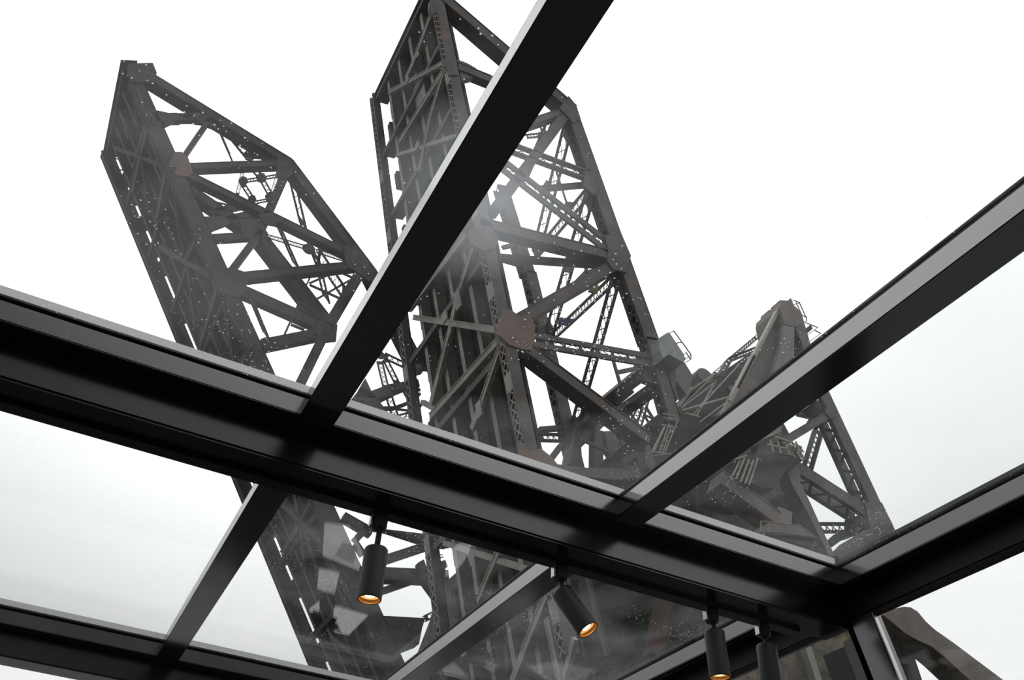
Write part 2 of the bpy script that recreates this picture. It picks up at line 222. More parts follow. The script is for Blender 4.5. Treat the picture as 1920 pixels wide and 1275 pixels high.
DATA = {'T':{'leaf1':[['B','top_chord','box',[-9.875,47.8,57.766],[2.101,47.8,54.72],0.788,1.1,'Y',None],
['B','top_chord','box',[1.978,47.8,54.774],[10.279,47.8,46.788],0.847,1.1,'Y',None],
['B','top_chord','box',[10.183,47.8,46.852],[15.219,47.8,39.588],0.91,1.1,'Y',None],
['B','diagonal_brace','box',[-4.951,47.8,50.98],[-4.441,47.8,55.671],0.337,0.5,'Y',None],
['B','portal_strut','box',[-7.852,47.8,53.579],[-6.406,47.8,54.623],0.807,0.5,'Y',None],
['B','portal_strut','laced',[-6.497,47.8,54.594],[-5.372,47.8,55.369],0.66,0.5,'Y',None],
['B','portal_strut','box',[-5.464,47.8,55.339],[-4.417,47.8,55.772],0.854,0.5,'Y',None],
['B','diagonal_brace','box',[-4.4,47.8,50.074],[1.335,47.8,54.043],0.576,0.7,'Y',None],
['B','diagonal_brace','box',[-4.287,47.8,49.349],[8.617,47.8,47.688],0.607,0.7,'Y',None],
['B','diagonal_brace','box',[1.209,47.8,41.776],[9.371,47.8,47.146],0.652,0.7,'Y',None],
['B','vertical_post','box',[0.792,47.8,42.184],[1.801,47.8,46.706],0.461,0.6,'Y',None],
['B','vertical_post','box',[1.707,47.8,46.183],[2.138,47.8,53.669],0.662,0.8,'Y',None],
['B','vertical_post','box',[9.58,47.8,46.981],[8.121,47.8,40.517],0.803,0.7,'Y',None],
['B','vertical_post','box',[8.146,47.8,40.668],[7.143,47.8,34.505],0.648,0.7,'Y',None],
['P','gusset_plate',[[-5.606,50.881],[-5.202,51.139],[-4.625,50.812],[-3.934,49.576],[-4.11,49.023],[-4.868,48.709],[-5.643,49.417]],47.739999999999995,0.12,'rust'],
['P','gusset_plate',[[0.415,42.184],[0.873,42.414],[1.823,42.384],[2.107,41.665],[1.942,40.671],[1.885,40.09],[0.916,39.904],[0.107,41.036]],47.739999999999995,0.12,None],
['P','gusset_plate',[[1.104,54.974],[2.166,55.089],[2.877,54.06],[2.417,52.877],[1.586,52.373],[1.296,53.626]],47.739999999999995,0.12,None],
['P','gusset_plate',[[7.668,48.19],[8.844,48.319],[10.574,47.033],[10.21,45.6],[9.473,46.09],[8.368,46.318]],47.739999999999995,0.12,None],
['P','gusset_plate',[[1.226,48.094],[2.185,48.798],[2.788,48.153],[2.487,47.503],[1.859,47.318]],47.739999999999995,0.12,None],
['P','gusset_plate',[[8.716,48.538],[9.719,49.498],[10.486,48.996],[10.685,47.252],[9.626,46.632],[8.815,47.42]],57.739999999999995,0.12,None],
['P','gusset_plate',[[-11.168,57.861],[-9.715,59.072],[-9.133,58.162],[-9.128,57.016],[-10.038,56.169],[-10.771,56.488]],47.699999999999996,0.2,None],
['P','gusset_plate',[[-7.944,54.361],[-7.276,54.577],[-6.46,54.147],[-6.988,53.137]],47.82,0.3,None],
['P','gusset_plate',[[-5.242,55.82],[-4.564,55.949],[-3.698,55.025],[-4.396,54.971],[-5.297,54.942]],47.82,0.3,None],
['B','top_chord','box',[-4.628,57.8,57.891],[2.214,57.8,55.524],0.927,1.1,'Y',None],
['B','top_chord','box',[2.023,57.8,55.762],[9.728,57.8,48.87],1.257,1.1,'Y',None],
['B','diagonal_brace','box',[1.922,57.8,49.204],[9.417,57.8,48.428],1.049,0.7,'Y',None],
['B','diagonal_brace','box',[-1.55,57.8,53.313],[2.233,57.8,55.717],0.674,0.6,'Y',None],
['B','diagonal_brace','box',[5.16,57.8,44.624],[9.424,57.8,47.733],0.98,0.7,'Y',None],
['P','gusset_plate',[[4.762,44.896],[5.306,45.448],[6.31,44.859],[5.475,43.96]],57.699999999999996,0.3,None],
['P','gusset_plate',[[-2.663,55.2],[-1.273,55.977],[-0.397,55.609],[-1.634,53.999],[-2.074,54.22]],57.699999999999996,0.3,None],
['B','diagonal_brace','box',[-1.751,57.8,55.208],[1.442,57.8,58.149],0.625,0.6,'Y',None],
['B','diagonal_brace','box',[-2.065,57.8,56.361],[0.592,57.8,58.856],0.473,0.5,'Y',None],
['P','gusset_plate',[[0.132,56.347],[1.607,57.361],[2.887,55.946],[2.653,54.692],[0.941,54.711]],57.699999999999996,0.3,None],
['B','lateral_lacing','laced',[-3.691,48.3,55.594],[-2.085,52.5,57.394],1.3,0.15,'1',None],
['B','lateral_lacing','laced',[2.64,48.3,53.421],[4.859,52.5,53.285],1.3,0.15,'1',None],
['B','lateral_lacing','laced',[4.916,52.5,53.136],[7.447,56.8,53.614],1.3,0.15,'1',None],
['B','lateral_lacing','laced',[2.769,48.3,48.184],[5.35,52.5,48.706],1.3,0.15,'1',None],
['B','lateral_lacing','laced',[2.516,48.4,40.914],[4.706,52.5,41.263],1.3,0.15,'1',None],
['B','lateral_lacing','laced',[2.952,57.8,55.788],[5.52,52.5,51.079],0.377,0.15,'1',None],
['B','lateral_lacing','laced',[6.447,52.5,51.166],[8.46,48.8,47.835],0.355,0.15,'1',None],
['B','lateral_lacing','laced',[-0.93,52.5,57.195],[-0.665,52.5,53.965],0.301,0.15,'Y',None],
['B','lateral_lacing','laced',[1.672,50.5,55.892],[1.832,50.5,51.802],0.297,0.15,'Y',None],
['B','lateral_lacing','laced',[-0.437,51.5,54.729],[1.764,51.5,56.722],0.331,0.15,'Y',None],
['B','lateral_lacing','laced',[0.679,52.5,53.742],[1.749,52.5,54.727],0.295,0.15,'Y',None],
['B','lateral_lacing','laced',[-0.504,52.5,55.263],[0.548,52.5,54.123],0.438,0.15,'Y',None],
['B','lateral_lacing','laced',[0.691,50.5,54.549],[1.75,50.5,53.174],0.477,0.15,'Y',None],
['B','lateral_lacing','laced',[-0.243,50.5,55.373],[0.599,50.5,54.677],0.525,0.15,'Y',None],
['B','lateral_lacing','laced',[-2.388,48.8,55.979],[-0.785,48.8,54.577],0.749,0.15,'Y',None],
['B','lateral_lacing','laced',[-0.833,48.8,54.769],[1.224,48.8,55.755],0.59,0.15,'Y',None],
['P','gusset_plate',[[0.202,55.68],[0.364,56.23],[0.725,56.322],[1.009,55.849],[0.856,55.246],[0.448,55.191]],51.5,0.12,None],
['P','gusset_plate',[[-0.964,54.552],[-0.82,55.055],[-0.488,55.137],[-0.222,54.703],[-0.357,54.15],[-0.733,54.102]],51.5,0.12,None],
['P','gusset_plate',[[-1.332,57.691],[-1.14,58.393],[-0.692,58.515],[-0.332,57.915],[-0.513,57.146],[-1.019,57.072]],51.5,0.12,None],
['P','gusset_plate',[[1.336,53.956],[1.513,54.522],[1.895,54.614],[2.188,54.123],[2.02,53.503],[1.59,53.449]],51.5,0.12,None],
['P','gusset_plate',[[0.196,53.031],[0.326,53.46],[0.616,53.528],[0.844,53.155],[0.722,52.684],[0.393,52.644]],51.5,0.12,None],
['C','gusset_plate',[5.905,52.5,51.16],0.546,52.5,0.15,None],
['B','lateral_lacing','laced',[6.371,52.5,50.919],[8.99,57.8,51.254],1.3,0.15,'1',None],
['B','lateral_lacing','laced',[6.632,52.5,50.881],[9.017,49.8,45.388],1.114,0.15,'1',None],
['B','lateral_rod','box',[6.79,53.5,48.601],[8.423,53.5,50.589],0.159,0.12,'Y',None],
['B','lateral_rod','box',[6.821,53.5,48.451],[9.391,53.5,48.2],0.193,0.12,'Y',None],
['B','lateral_rod','box',[7.581,53.5,47.182],[10.032,53.5,50.697],0.154,0.12,'Y',None],
['B','lateral_rod','box',[8.748,53.5,50.923],[9.943,53.5,50.826],0.204,0.12,'Y',None],
['B','lateral_rod','box',[6.771,53.5,49.596],[6.546,53.5,47.989],0.14,0.12,'Y',None],
['B','lateral_rod','box',[6.433,53.5,46.507],[6.029,53.5,42.935],0.157,0.12,'Y',None],
['B','lateral_rod','box',[6.447,53.5,45.88],[7.413,53.5,45.618],0.212,0.12,'Y',None],
['B','lateral_rod','box',[6.258,53.5,44.014],[7.345,53.5,43.937],0.206,0.12,'Y',None],
['B','lateral_rod','box',[6.575,53.5,46.414],[7.394,53.5,46.003],0.21,0.12,'Y',None],
['B','lateral_lacing','laced',[-2.029,57.8,57.231],[-0.367,57.8,57.573],0.639,0.15,'Y',None],
['B','lateral_lacing','laced',[13.606,52.5,43.384],[16.382,52.5,42.973],0.588,0.15,'Y',None],
['C','gusset_plate',[13.332,52.5,43.269],0.359,52.5,0.15,None],
['B','lateral_lacing','laced',[13.344,52.5,42.677],[14.233,52.5,40.421],0.513,0.15,'Y',None],
['B','lateral_lacing','laced',[13.743,52.5,43.042],[15.016,52.5,41.208],0.478,0.15,'Y',None],
['B','lateral_lacing','laced',[14.489,53.5,41.259],[15.818,53.5,38.463],0.609,0.15,'Y',None],
['B','lateral_lacing','laced',[15.915,53.5,41.82],[16.841,53.5,40.628],0.623,0.15,'Y',None],
['P','curved_strut',[[11.422,37.297],[12.007,36.433],[13.173,37.471],[15.169,38.709],[15.395,38.172],[14.507,37.646],[13.839,37.035],[13.393,36.518],[12.172,35.877],[10.94,35.487]],48.0,0.5,None],
['P','gusset_plate',[[10.768,35.254],[11.273,36.462],[12.024,36.329],[12.562,35.943],[13.891,34.687],[14.796,34.522],[12.527,34.595],[11.586,35.484]],48.0,0.5,None],
['B','lateral_rod','box',[12.811,48.8,36.279],[13.646,48.8,37.161],0.161,0.2,'Y',None],
['B','curved_strut','box',[13.466,49.8,36.668],[14.331,49.8,36.994],0.228,0.3,'Y',None],
['B','curved_strut','box',[14.295,49.8,36.98],[15.156,49.8,37.703],0.214,0.3,'Y',None],
['B','curved_strut','box',[15.121,49.8,37.672],[16.09,49.8,38.962],0.207,0.3,'Y',None],
['B','lateral_lacing','laced',[15.84,48.8,37.346],[14.747,48.8,35.054],0.492,0.2,'Y',None],
['B','lateral_rod','box',[15.197,52.5,38.876],[16.298,52.5,39.151],0.142,0.15,'Y',None],
['B','lateral_rod','box',[15.003,52.5,38.027],[16.245,52.5,38.946],0.129,0.15,'Y',None],
['B','lateral_rod','box',[15.854,52.5,41.154],[16.92,52.5,41.331],0.245,0.15,'Y',None],
['B','lateral_rod','box',[12.782,52.5,37.833],[13.13,52.5,38.325],0.21,0.2,'Y',None],
['B','vertical_post','box',[12.783,47.8,25.463],[13.41,47.8,26.54],0.401,0.6,'Y',None],
['B','diagonal_brace','box',[11.746,47.8,26.743],[13.722,47.8,26.204],0.492,0.6,'Y',None],
['B','diagonal_brace','box',[12.818,47.8,25.265],[13.424,47.8,24.662],0.311,0.5,'Y',None],
['B','diagonal_brace','box',[14.549,47.8,24.56],[18.227,47.8,26.899],0.472,0.6,'Y',None],
['B','diagonal_brace','box',[13.716,47.8,23.531],[19.015,47.8,24.696],0.77,0.8,'Y',None],
['B','diagonal_brace','box',[14.666,47.8,22.574],[16.794,47.8,23.913],0.319,0.6,'Y',None],
['B','vertical_post','box',[17.597,47.8,24.141],[19.064,47.8,22.798],0.543,0.6,'Y',None],
['B','diagonal_brace','box',[17.229,47.8,24.558],[18.766,47.8,25.49],0.448,0.6,'Y',None],
['P','signal_box',[[16.692,24.742],[17.018,25.037],[17.289,24.542],[17.013,24.265]],47.199999999999996,0.6,None],
['B','railing','box',[17.215,47.5,25.317],[18.325,47.5,25.831],0.05,0.06,'Y',None],
['B','railing','box',[17.343,47.5,25.142],[18.394,47.5,25.691],0.049,0.06,'Y',None],
['B','railing','box',[17.696,47.5,25.711],[17.861,47.5,25.23],0.054,0.06,'Y',None],
['B','railing','box',[18.059,47.5,25.811],[18.21,47.5,25.429],0.055,0.06,'Y',None],
['B','lateral_lacing','laced',[17.8,47.8,21.712],[18.888,47.8,22.508],0.369,0.3,'Y',None],
['P','gusset_plate',[[14.23,21.156],[15.847,21.466],[17.911,21.84],[17.785,21.233],[17.715,20.227],[16.443,19.441],[15.253,19.634]],48.099999999999994,0.8,None],
['P','diagonal_brace',[[13.483,26.543],[18.743,27.407],[18.813,26.767],[17.702,26.565],[16.837,26.592],[14.706,26.684]],48.0,0.6,None],
['B','floor_strut','box',[-10.613,55.149,56.408],[-5.279,47.43,48.789],0.284,0.3,'1',None],
['B','floor_strut','box',[-4.606,54.775,47.829],[0.148,47.922,41.04],0.394,0.3,'1',None],
['B','floor_strut','box',[8.674,52.533,28.862],[11.289,49.097,25.128],0.477,0.3,'1',None],
['B','lateral_brace','box',[-8.119,47.146,52.845],[-8.141,51.78,52.877],0.488,0.15,'1',None],
['B','lateral_brace','box',[-8.141,51.78,52.877],[-8.091,55.483,52.806],0.525,0.15,'1',None],
['B','lateral_brace','box',[-10.513,47.647,56.265],[-8.661,50.014,53.619],0.294,0.15,'1',None],
['B','lateral_brace','box',[-9.791,47.367,55.234],[-8.077,48.417,52.786],0.318,0.15,'1',None],
['B','lateral_brace','box',[-8.331,48.732,53.149],[-8.542,53.579,53.45],0.196,0.15,'1',None],
['B','lateral_brace','box',[-8.162,51.093,52.907],[-6.17,54.121,50.062],0.362,0.15,'1',None],
['B','lateral_brace','box',[-7.665,48.633,52.197],[-5.845,49.002,49.598],0.331,0.15,'1',None],
['B','lateral_brace','box',[-5.259,47.738,48.762],[-3.8,49.684,46.678],0.316,0.15,'1',None],
['B','lateral_brace','box',[-5.749,48.258,49.461],[-5.427,53.054,49.0],0.546,0.15,'1',None],
['B','lateral_brace','box',[-10.108,52.037,55.686],[-9.517,52.131,54.842],0.261,0.15,'1',None],
['B','lateral_brace','box',[-4.692,52.028,47.952],[-2.563,51.62,44.911],0.289,0.15,'1',None],
['B','lateral_brace','box',[-3.827,50.053,46.716],[-2.526,51.187,44.858],0.296,0.15,'1',None],
['B','lateral_brace','box',[-2.145,48.653,44.314],[-2.39,51.587,44.664],0.386,0.15,'1',None],
['B','lateral_brace','box',[-1.979,48.627,44.077],[0.255,48.663,40.886],0.327,0.15,'1',None],
['B','lateral_brace','box',[-2.081,51.421,44.222],[-0.139,54.39,41.449],0.416,0.15,'1',None],
['B','lateral_brace','box',[0.289,48.755,40.838],[0.586,54.893,40.414],0.486,0.15,'1',None],
['B','lateral_brace','box',[0.642,47.923,40.333],[3.06,50.842,36.88],0.364,0.15,'1',None],
['B','lateral_brace','box',[-1.341,50.446,43.165],[0.237,50.466,40.912],0.293,0.15,'1',None],
['B','lateral_brace','box',[0.946,50.538,39.899],[2.504,50.246,37.674],0.404,0.15,'1',None],
['B','lateral_brace','box',[0.836,52.113,40.057],[2.414,52.205,37.803],0.353,0.15,'1',None],
['B','lateral_brace','box',[3.418,47.307,36.369],[3.369,50.382,36.438],0.373,0.15,'1',None],
['B','lateral_brace','box',[-1.16,51.987,42.907],[-0.041,52.615,41.31],0.285,0.15,'1',None],
['B','lateral_brace','box',[2.105,48.361,38.243],[3.4,48.433,36.395],0.271,0.15,'1',None],
['B','lateral_brace','box',[8.876,50.152,28.574],[9.466,50.823,27.732],0.376,0.15,'1',None],
['B','lateral_brace','box',[9.681,48.179,27.424],[9.802,51.252,27.252],0.329,0.15,'1',None],
['B','lateral_brace','box',[9.858,51.039,27.172],[9.998,55.659,26.972],0.337,0.15,'1',None],
['B','lateral_brace','box',[9.898,51.131,27.115],[11.283,53.264,25.137],0.317,0.15,'1',None],
['B','lateral_brace','box',[10.088,50.89,26.843],[11.815,51.503,24.376],0.379,0.15,'1',None],
['B','lateral_brace','box',[11.23,49.582,25.212],[13.678,48.453,21.716],0.509,0.15,'1',None],
['B','lateral_brace','box',[13.069,49.4,22.586],[15.114,50.09,19.665],0.303,0.15,'1',None],
['B','lateral_brace','box',[10.25,50.264,26.611],[13.357,48.88,22.175],0.28,0.15,'1',None],
['B','lateral_brace','box',[14.741,51.804,20.199],[13.798,53.656,21.545],0.203,0.15,'1',None],
['B','navigation_bracket','box',[-12.31,56.8,62.473],[-11.892,56.8,62.688],0.098,0.08,'Y',None],
['B','navigation_bracket','box',[-12.117,56.8,62.225],[-11.764,56.8,62.432],0.096,0.08,'Y',None],
['B','navigation_bracket','box',[-10.873,56.8,57.184],[-10.361,56.8,56.986],0.086,0.08,'Y',None],
['B','navigation_bracket','box',[-9.99,56.8,55.962],[-9.622,56.8,56.036],0.091,0.08,'Y',None]],'leaf2':[['B','top_chord','box',[6.773,27.2,50.525],[15.663,27.2,45.715],0.924,0.9,'Y',None],
['B','top_chord','chord',[15.402,27.2,45.908],[20.368,27.2,29.631],0.869,0.75,'Y',None],
['B','top_chord','chord',[20.313,27.2,29.781],[21.416,27.2,25.079],0.675,0.75,'Y',None],
['B','portal_strut','box',[7.946,27.2,44.429],[13.417,27.2,45.073],0.682,0.5,'Y',None],
['P','gusset_plate',[[7.984,45.091],[8.646,45.198],[9.247,45.118],[9.161,44.185],[8.633,43.594],[8.464,43.211]],27.25,0.4,None],
['B','diagonal_brace','box',[9.322,27.2,38.283],[15.619,27.2,45.762],0.435,0.6,'Y',None],
['B','vertical_post','box',[15.114,27.2,44.75],[11.279,27.2,34.346],0.572,0.7,'Y',None],
['B','diagonal_brace','laced',[9.401,27.2,39.323],[16.85,27.2,40.213],0.784,0.3,'Y',None],
['B','diagonal_brace','laced',[13.865,27.6,37.813],[16.696,27.6,39.832],0.27,0.3,'Y',None],
['B','diagonal_brace','laced2',[9.278,27.2,38.751],[18.028,27.2,34.973],1.08,0.6,'Y',None],
['B','diagonal_brace','box',[10.486,27.2,32.821],[18.204,27.2,34.497],0.681,0.6,'Y',None],
['B','diagonal_brace','laced',[11.902,28.2,32.095],[18.27,28.2,34.783],0.344,0.3,'Y',None],
['B','diagonal_brace','box',[12.805,27.2,27.493],[18.13,27.2,33.706],0.594,0.6,'Y',None],
['B','diagonal_brace','laced2',[13.465,27.2,26.704],[20.519,27.2,28.343],0.799,0.5,'Y',None],
['B','diagonal_brace','box',[13.411,27.2,26.195],[19.879,27.2,23.525],0.605,0.8,'Y',None],
['P','gusset_plate',[[11.986,27.699],[12.433,27.933],[12.91,27.755],[13.443,28.091],[13.702,27.562],[13.739,26.676],[13.613,26.006],[13.01,25.88],[12.483,25.871],[11.935,26.242]],27.12,0.16,'rust'],
['P','gusset_plate',[[13.19,20.991],[13.761,20.751],[14.242,21.064],[14.748,20.833],[15.258,20.387],[15.334,20.16],[13.929,20.089],[13.372,20.187]],27.12,0.16,'rust'],
['P','gusset_plate',[[17.561,35.66],[18.719,36.284],[19.245,34.935],[18.908,33.534],[18.07,33.334],[17.713,33.812],[17.825,34.766]],27.12,0.16,None],
['P','gusset_plate',[[15.249,46.593],[15.779,46.049],[16.098,44.916],[15.587,44.127],[15.069,44.651],[14.655,44.956]],27.12,0.16,None],
['P','gusset_plate',[[8.722,39.248],[9.354,39.816],[10.05,39.446],[10.139,38.367],[9.791,37.044],[9.237,37.127]],27.12,0.16,None],
['P','gusset_plate',[[16.407,40.225],[17.204,40.715],[17.387,39.515],[16.985,38.513],[16.309,38.873]],27.12,0.16,None],
['P','gusset_plate',[[9.997,32.003],[10.984,32.756],[11.517,32.192],[11.41,31.405],[10.81,30.887],[10.163,31.057]],27.12,0.16,None],
['P','gusset_plate',[[7.259,44.348],[7.446,44.897],[7.958,44.757],[8.25,43.525],[7.72,43.127]],27.12,0.16,None],
['P','gusset_plate',[[19.673,28.676],[20.751,28.841],[21.133,27.861],[20.641,27.11],[19.944,27.107],[19.81,27.883]],27.5,0.3,None],
['P','curved_strut',[[14.082,20.45],[15.356,20.732],[16.598,20.998],[18.114,21.463],[19.444,21.673],[19.273,21.389],[17.945,20.846],[16.597,20.556],[15.436,20.286]],27.3,0.4,None],
['B','top_chord','chord',[15.777,37.2,49.071],[18.276,37.2,41.733],0.82,0.8,'Y',None],
['B','top_chord','chord',[18.358,37.2,41.913],[22.312,37.2,27.156],0.765,0.8,'Y',None],
['B','lateral_lacing','laced',[15.463,27.7,44.293],[18.494,37.2,43.289],1.3,0.15,'2',None],
['B','lateral_lacing','laced',[16.972,27.7,39.091],[19.769,37.2,37.167],1.152,0.15,'2',None],
['B','lateral_lacing','laced',[18.553,27.7,33.406],[21.697,37.2,30.858],0.888,0.15,'2',None],
['B','lateral_lacing','laced',[18.343,27.7,33.194],[20.099,37.2,37.062],0.611,0.15,'2',None],
['B','lateral_lacing','laced',[16.855,27.7,39.278],[18.488,37.2,43.43],0.799,0.15,'2',None],
['B','lateral_lacing','laced',[15.355,29.2,47.697],[16.576,35.2,48.954],0.92,0.15,'2',None],
['P','gusset_plate',[[18.008,34.214],[18.584,34.552],[18.673,33.975],[18.478,33.659],[18.005,33.598]],29.4,0.1,'ochre'],
['P','gusset_plate',[[18.395,34.797],[19.299,35.067],[18.902,34.424],[18.257,34.25]],33.2,0.1,'bluegrey'],
['P','gusset_plate',[[16.634,40.38],[17.449,40.717],[17.047,39.828],[16.645,39.73]],29.7,0.1,None],
['P','gusset_plate',[[16.579,44.858],[17.015,44.973],[16.837,43.556],[16.187,43.605]],32.2,0.1,None],
['P','gusset_plate',[[17.592,37.54],[18.247,37.753],[17.956,36.505],[17.461,36.379]],31.2,0.1,None],
['P','gusset_plate',[[15.86,49.377],[16.531,49.989],[17.001,49.807],[16.56,49.025],[15.884,48.743]],32.2,0.1,None],
['B','lateral_lacing','laced',[14.995,32.2,48.397],[16.092,32.2,49.286],0.33,0.15,'Y',None],
['B','lateral_lacing','laced',[16.043,32.2,50.662],[16.314,32.2,49.515],0.342,0.15,'Y',None],
['B','lateral_rod','box',[18.757,31.2,38.14],[19.112,31.2,36.717],0.185,0.12,'Y',None],
['B','lateral_rod','box',[18.402,30.2,35.883],[19.561,30.2,36.883],0.264,0.15,'Y',None],
['B','lateral_rod','box',[17.92,31.2,35.303],[18.91,31.2,37.042],0.224,0.15,'Y',None],
['B','lateral_rod','box',[20.002,30.2,30.264],[20.422,30.2,28.743],0.147,0.12,'Y',None],
['B','lateral_rod','box',[20.263,30.2,29.566],[21.664,30.2,30.44],0.208,0.15,'Y',None],
['B','lateral_rod','box',[16.243,30.2,43.412],[17.019,30.2,40.966],0.086,0.1,'Y',None],
['B','lateral_rod','box',[16.179,37.2,43.051],[17.147,37.2,43.85],0.278,0.2,'Y',None],
['B','lateral_lacing','laced',[15.918,37.2,41.998],[17.463,37.2,42.229],0.562,0.2,'Y',None],
['B','portal_strut','box',[20.627,27.8,28.577],[21.885,34.2,30.71],0.629,0.7,'Y',None],
['B','portal_strut','box',[22.056,34.2,30.893],[22.015,37.2,31.082],0.932,0.6,'Y',None],
['B','portal_strut','box',[21.217,28.0,27.845],[21.604,32.2,28.811],0.506,0.7,'Y',None],
['B','portal_strut','box',[20.432,29.2,27.786],[19.408,29.2,26.57],0.247,0.4,'Y',None],
['B','lateral_lacing','laced',[22.858,31.2,29.726],[22.152,31.2,27.396],0.315,0.2,'Y',None],
['B','lateral_lacing','laced',[22.377,31.2,28.767],[21.853,31.2,27.657],0.36,0.2,'Y',None],
['B','lateral_lacing','laced',[21.56,31.2,28.135],[21.797,31.2,27.584],0.365,0.2,'Y',None],
['B','lateral_rod','box',[22.649,31.2,28.869],[23.094,31.2,28.274],0.119,0.12,'Y',None],
['B','lateral_rod','box',[22.487,31.2,28.319],[22.756,31.2,27.935],0.078,0.12,'Y',None],
['B','lateral_rod','box',[22.565,31.2,28.294],[23.066,31.2,28.236],0.073,0.1,'Y',None],
['P','trunnion_girder',[[21.551,30.264],[22.996,31.876],[23.344,31.516],[21.894,29.57],[21.981,27.735],[21.571,27.516],[21.132,27.727]],36.7,1.0,None],
['B','trunnion_girder','box',[23.142,36.2,31.085],[21.651,36.2,29.146],0.53,0.6,'Y',None],
['B','trunnion_girder','box',[22.659,36.0,30.141],[22.627,36.0,27.5],0.587,0.6,'Y',None],
['P','trunnion_girder',[[23.321,30.549],[24.146,30.905],[24.422,30.288],[24.766,30.055],[24.614,29.016],[24.245,28.241],[24.261,28.783],[23.87,29.165],[23.589,29.472]],36.5,0.6,None],
['P','trunnion_girder',[[24.558,30.522],[24.938,30.479],[24.903,29.587],[25.005,29.217],[24.853,28.314],[24.047,28.047],[24.423,29.134]],36.2,0.6,None],
['B','trunnion_girder','box',[21.838,30.2,25.493],[20.362,30.2,24.12],0.324,0.5,'Y',None],
['B','lateral_lacing','laced',[24.531,35.2,29.539],[24.2,35.2,28.404],0.31,0.2,'Y',None],
['B','trunnion_girder','laced2',[22.415,31.2,25.491],[20.98,31.2,24.665],0.435,0.3,'Y',None],
['P','trunnion_girder',[[19.821,23.4],[20.103,23.543],[20.414,22.665],[20.259,22.35],[19.848,22.213]],27.599999999999998,0.6,None],
['B','lateral_rod','box',[23.075,35.2,28.188],[22.723,35.2,27.141],0.069,0.15,'Y',None],
['B','lateral_rod','box',[23.014,35.2,27.946],[23.216,35.2,27.251],0.061,0.15,'Y',None],
['B','lateral_rod','box',[23.793,35.2,29.681],[23.191,35.2,28.395],0.078,0.15,'Y',None],
['B','lateral_rod','box',[23.342,35.2,29.809],[23.884,35.2,29.027],0.081,0.15,'Y',None],
['B','lateral_rod','box',[21.053,35.2,28.485],[23.077,35.2,28.244],0.158,0.15,'Y',None],
['P','trunnion_girder',[[17.075,22.314],[18.36,22.596],[18.359,22.291],[18.848,22.367],[19.173,22.231],[19.511,22.661],[20.017,22.864],[20.53,23.07],[21.798,24.327],[21.628,24.442],[20.038,23.615]],30.2,0.4,None],
['B','lateral_lacing','laced',[18.967,31.2,23.155],[20.582,31.2,23.172],0.525,0.3,'Y',None],
['B','lateral_lacing','box',[19.487,37.2,29.765],[20.875,37.2,30.372],0.291,0.3,'Y',None],
['B','lateral_lacing','laced',[19.457,37.2,29.236],[20.989,37.2,29.727],0.494,0.3,'Y',None],
['B','lateral_rod','box',[20.899,37.2,29.124],[20.328,37.2,28.114],0.345,0.3,'Y',None],
['P','sheave_housing',[[20.172,29.1],[20.386,29.354],[20.792,29.803],[21.786,28.513],[21.586,28.22],[20.734,28.361],[20.39,27.983],[20.228,28.462]],26.5,2.2,'palegrey'],
['P','sheave_bracket',[[20.696,28.36],[21.098,28.782],[21.912,28.628],[21.694,28.433],[21.412,28.029],[20.823,28.073]],26.9,1.4,'rust'],
['P','sheave_bracket',[[21.16,28.511],[21.732,28.455],[21.622,27.091],[21.782,26.65],[21.668,26.456],[21.354,27.444]],27.3,0.7,None],
['P','sheave_bracket',[[22.292,29.182],[22.867,29.83],[23.325,29.114],[23.142,28.292],[22.826,27.644],[22.224,28.351]],28.0,0.6,None],
['B','railing','box',[20.97,26.6,29.9],[21.27,26.6,30.181],0.03,0.05,'Y',None],
['B','railing','box',[21.27,26.6,30.181],[22.211,26.6,29.053],0.034,0.05,'Y',None],
['B','railing','box',[21.334,26.6,29.405],[21.723,26.6,29.644],0.03,0.05,'Y',None],
['B','railing','box',[21.723,26.6,29.644],[22.008,26.6,29.316],0.034,0.05,'Y',None],
['B','railing','box',[21.739,26.6,28.854],[21.964,26.6,29.109],0.03,0.05,'Y',None],
['B','railing','box',[21.897,26.6,28.655],[22.211,26.6,29.053],0.03,0.05,'Y',None],
['B','railing','box',[21.851,26.6,28.425],[22.182,26.6,28.747],0.03,0.05,'Y',None],
['B','railing','box',[22.211,26.6,29.053],[22.182,26.6,28.747],0.03,0.05,'Y',None],
['B','railing','box',[21.932,26.6,29.042],[22.153,26.6,28.709],0.033,0.05,'Y',None],
['B','railing','box',[20.946,26.6,29.917],[21.76,26.6,28.81],0.033,0.05,'Y',None],
['B','floor_strut','box',[6.031,34.989,50.331],[7.477,27.427,44.74],0.266,0.25,'2',None],
['B','floor_strut','box',[7.444,35.187,44.866],[8.863,27.881,39.381],0.226,0.25,'2',None],
['B','floor_strut','box',[10.469,35.802,33.171],[12.15,27.307,26.668],0.318,0.25,'2',None],
['B','floor_strut','box',[13.774,35.899,20.391],[14.774,28.917,16.523],0.231,0.25,'2',None],
['B','floor_strut','box',[11.771,36.254,28.136],[12.12,34.695,26.786],0.249,0.25,'2',None],
['B','lateral_brace','box',[6.207,28.072,49.651],[6.373,30.563,49.008],0.476,0.18,'2',None],
['B','lateral_brace','box',[6.373,30.563,49.008],[6.44,32.393,48.748],0.466,0.18,'2',None],
['B','lateral_brace','box',[7.534,27.871,44.518],[7.322,34.488,45.34],0.381,0.18,'2',None],
['B','lateral_brace','box',[7.541,27.749,44.492],[7.882,30.307,43.172],0.387,0.18,'2',None],
['B','lateral_brace','box',[7.882,30.307,43.172],[8.424,32.539,41.077],0.397,0.18,'2',None],
['B','lateral_brace','box',[10.403,28.877,33.424],[10.244,36.213,34.041],0.475,0.18,'2',None],
['B','lateral_brace','box',[10.612,27.763,32.616],[11.06,30.739,30.883],0.416,0.18,'2',None],
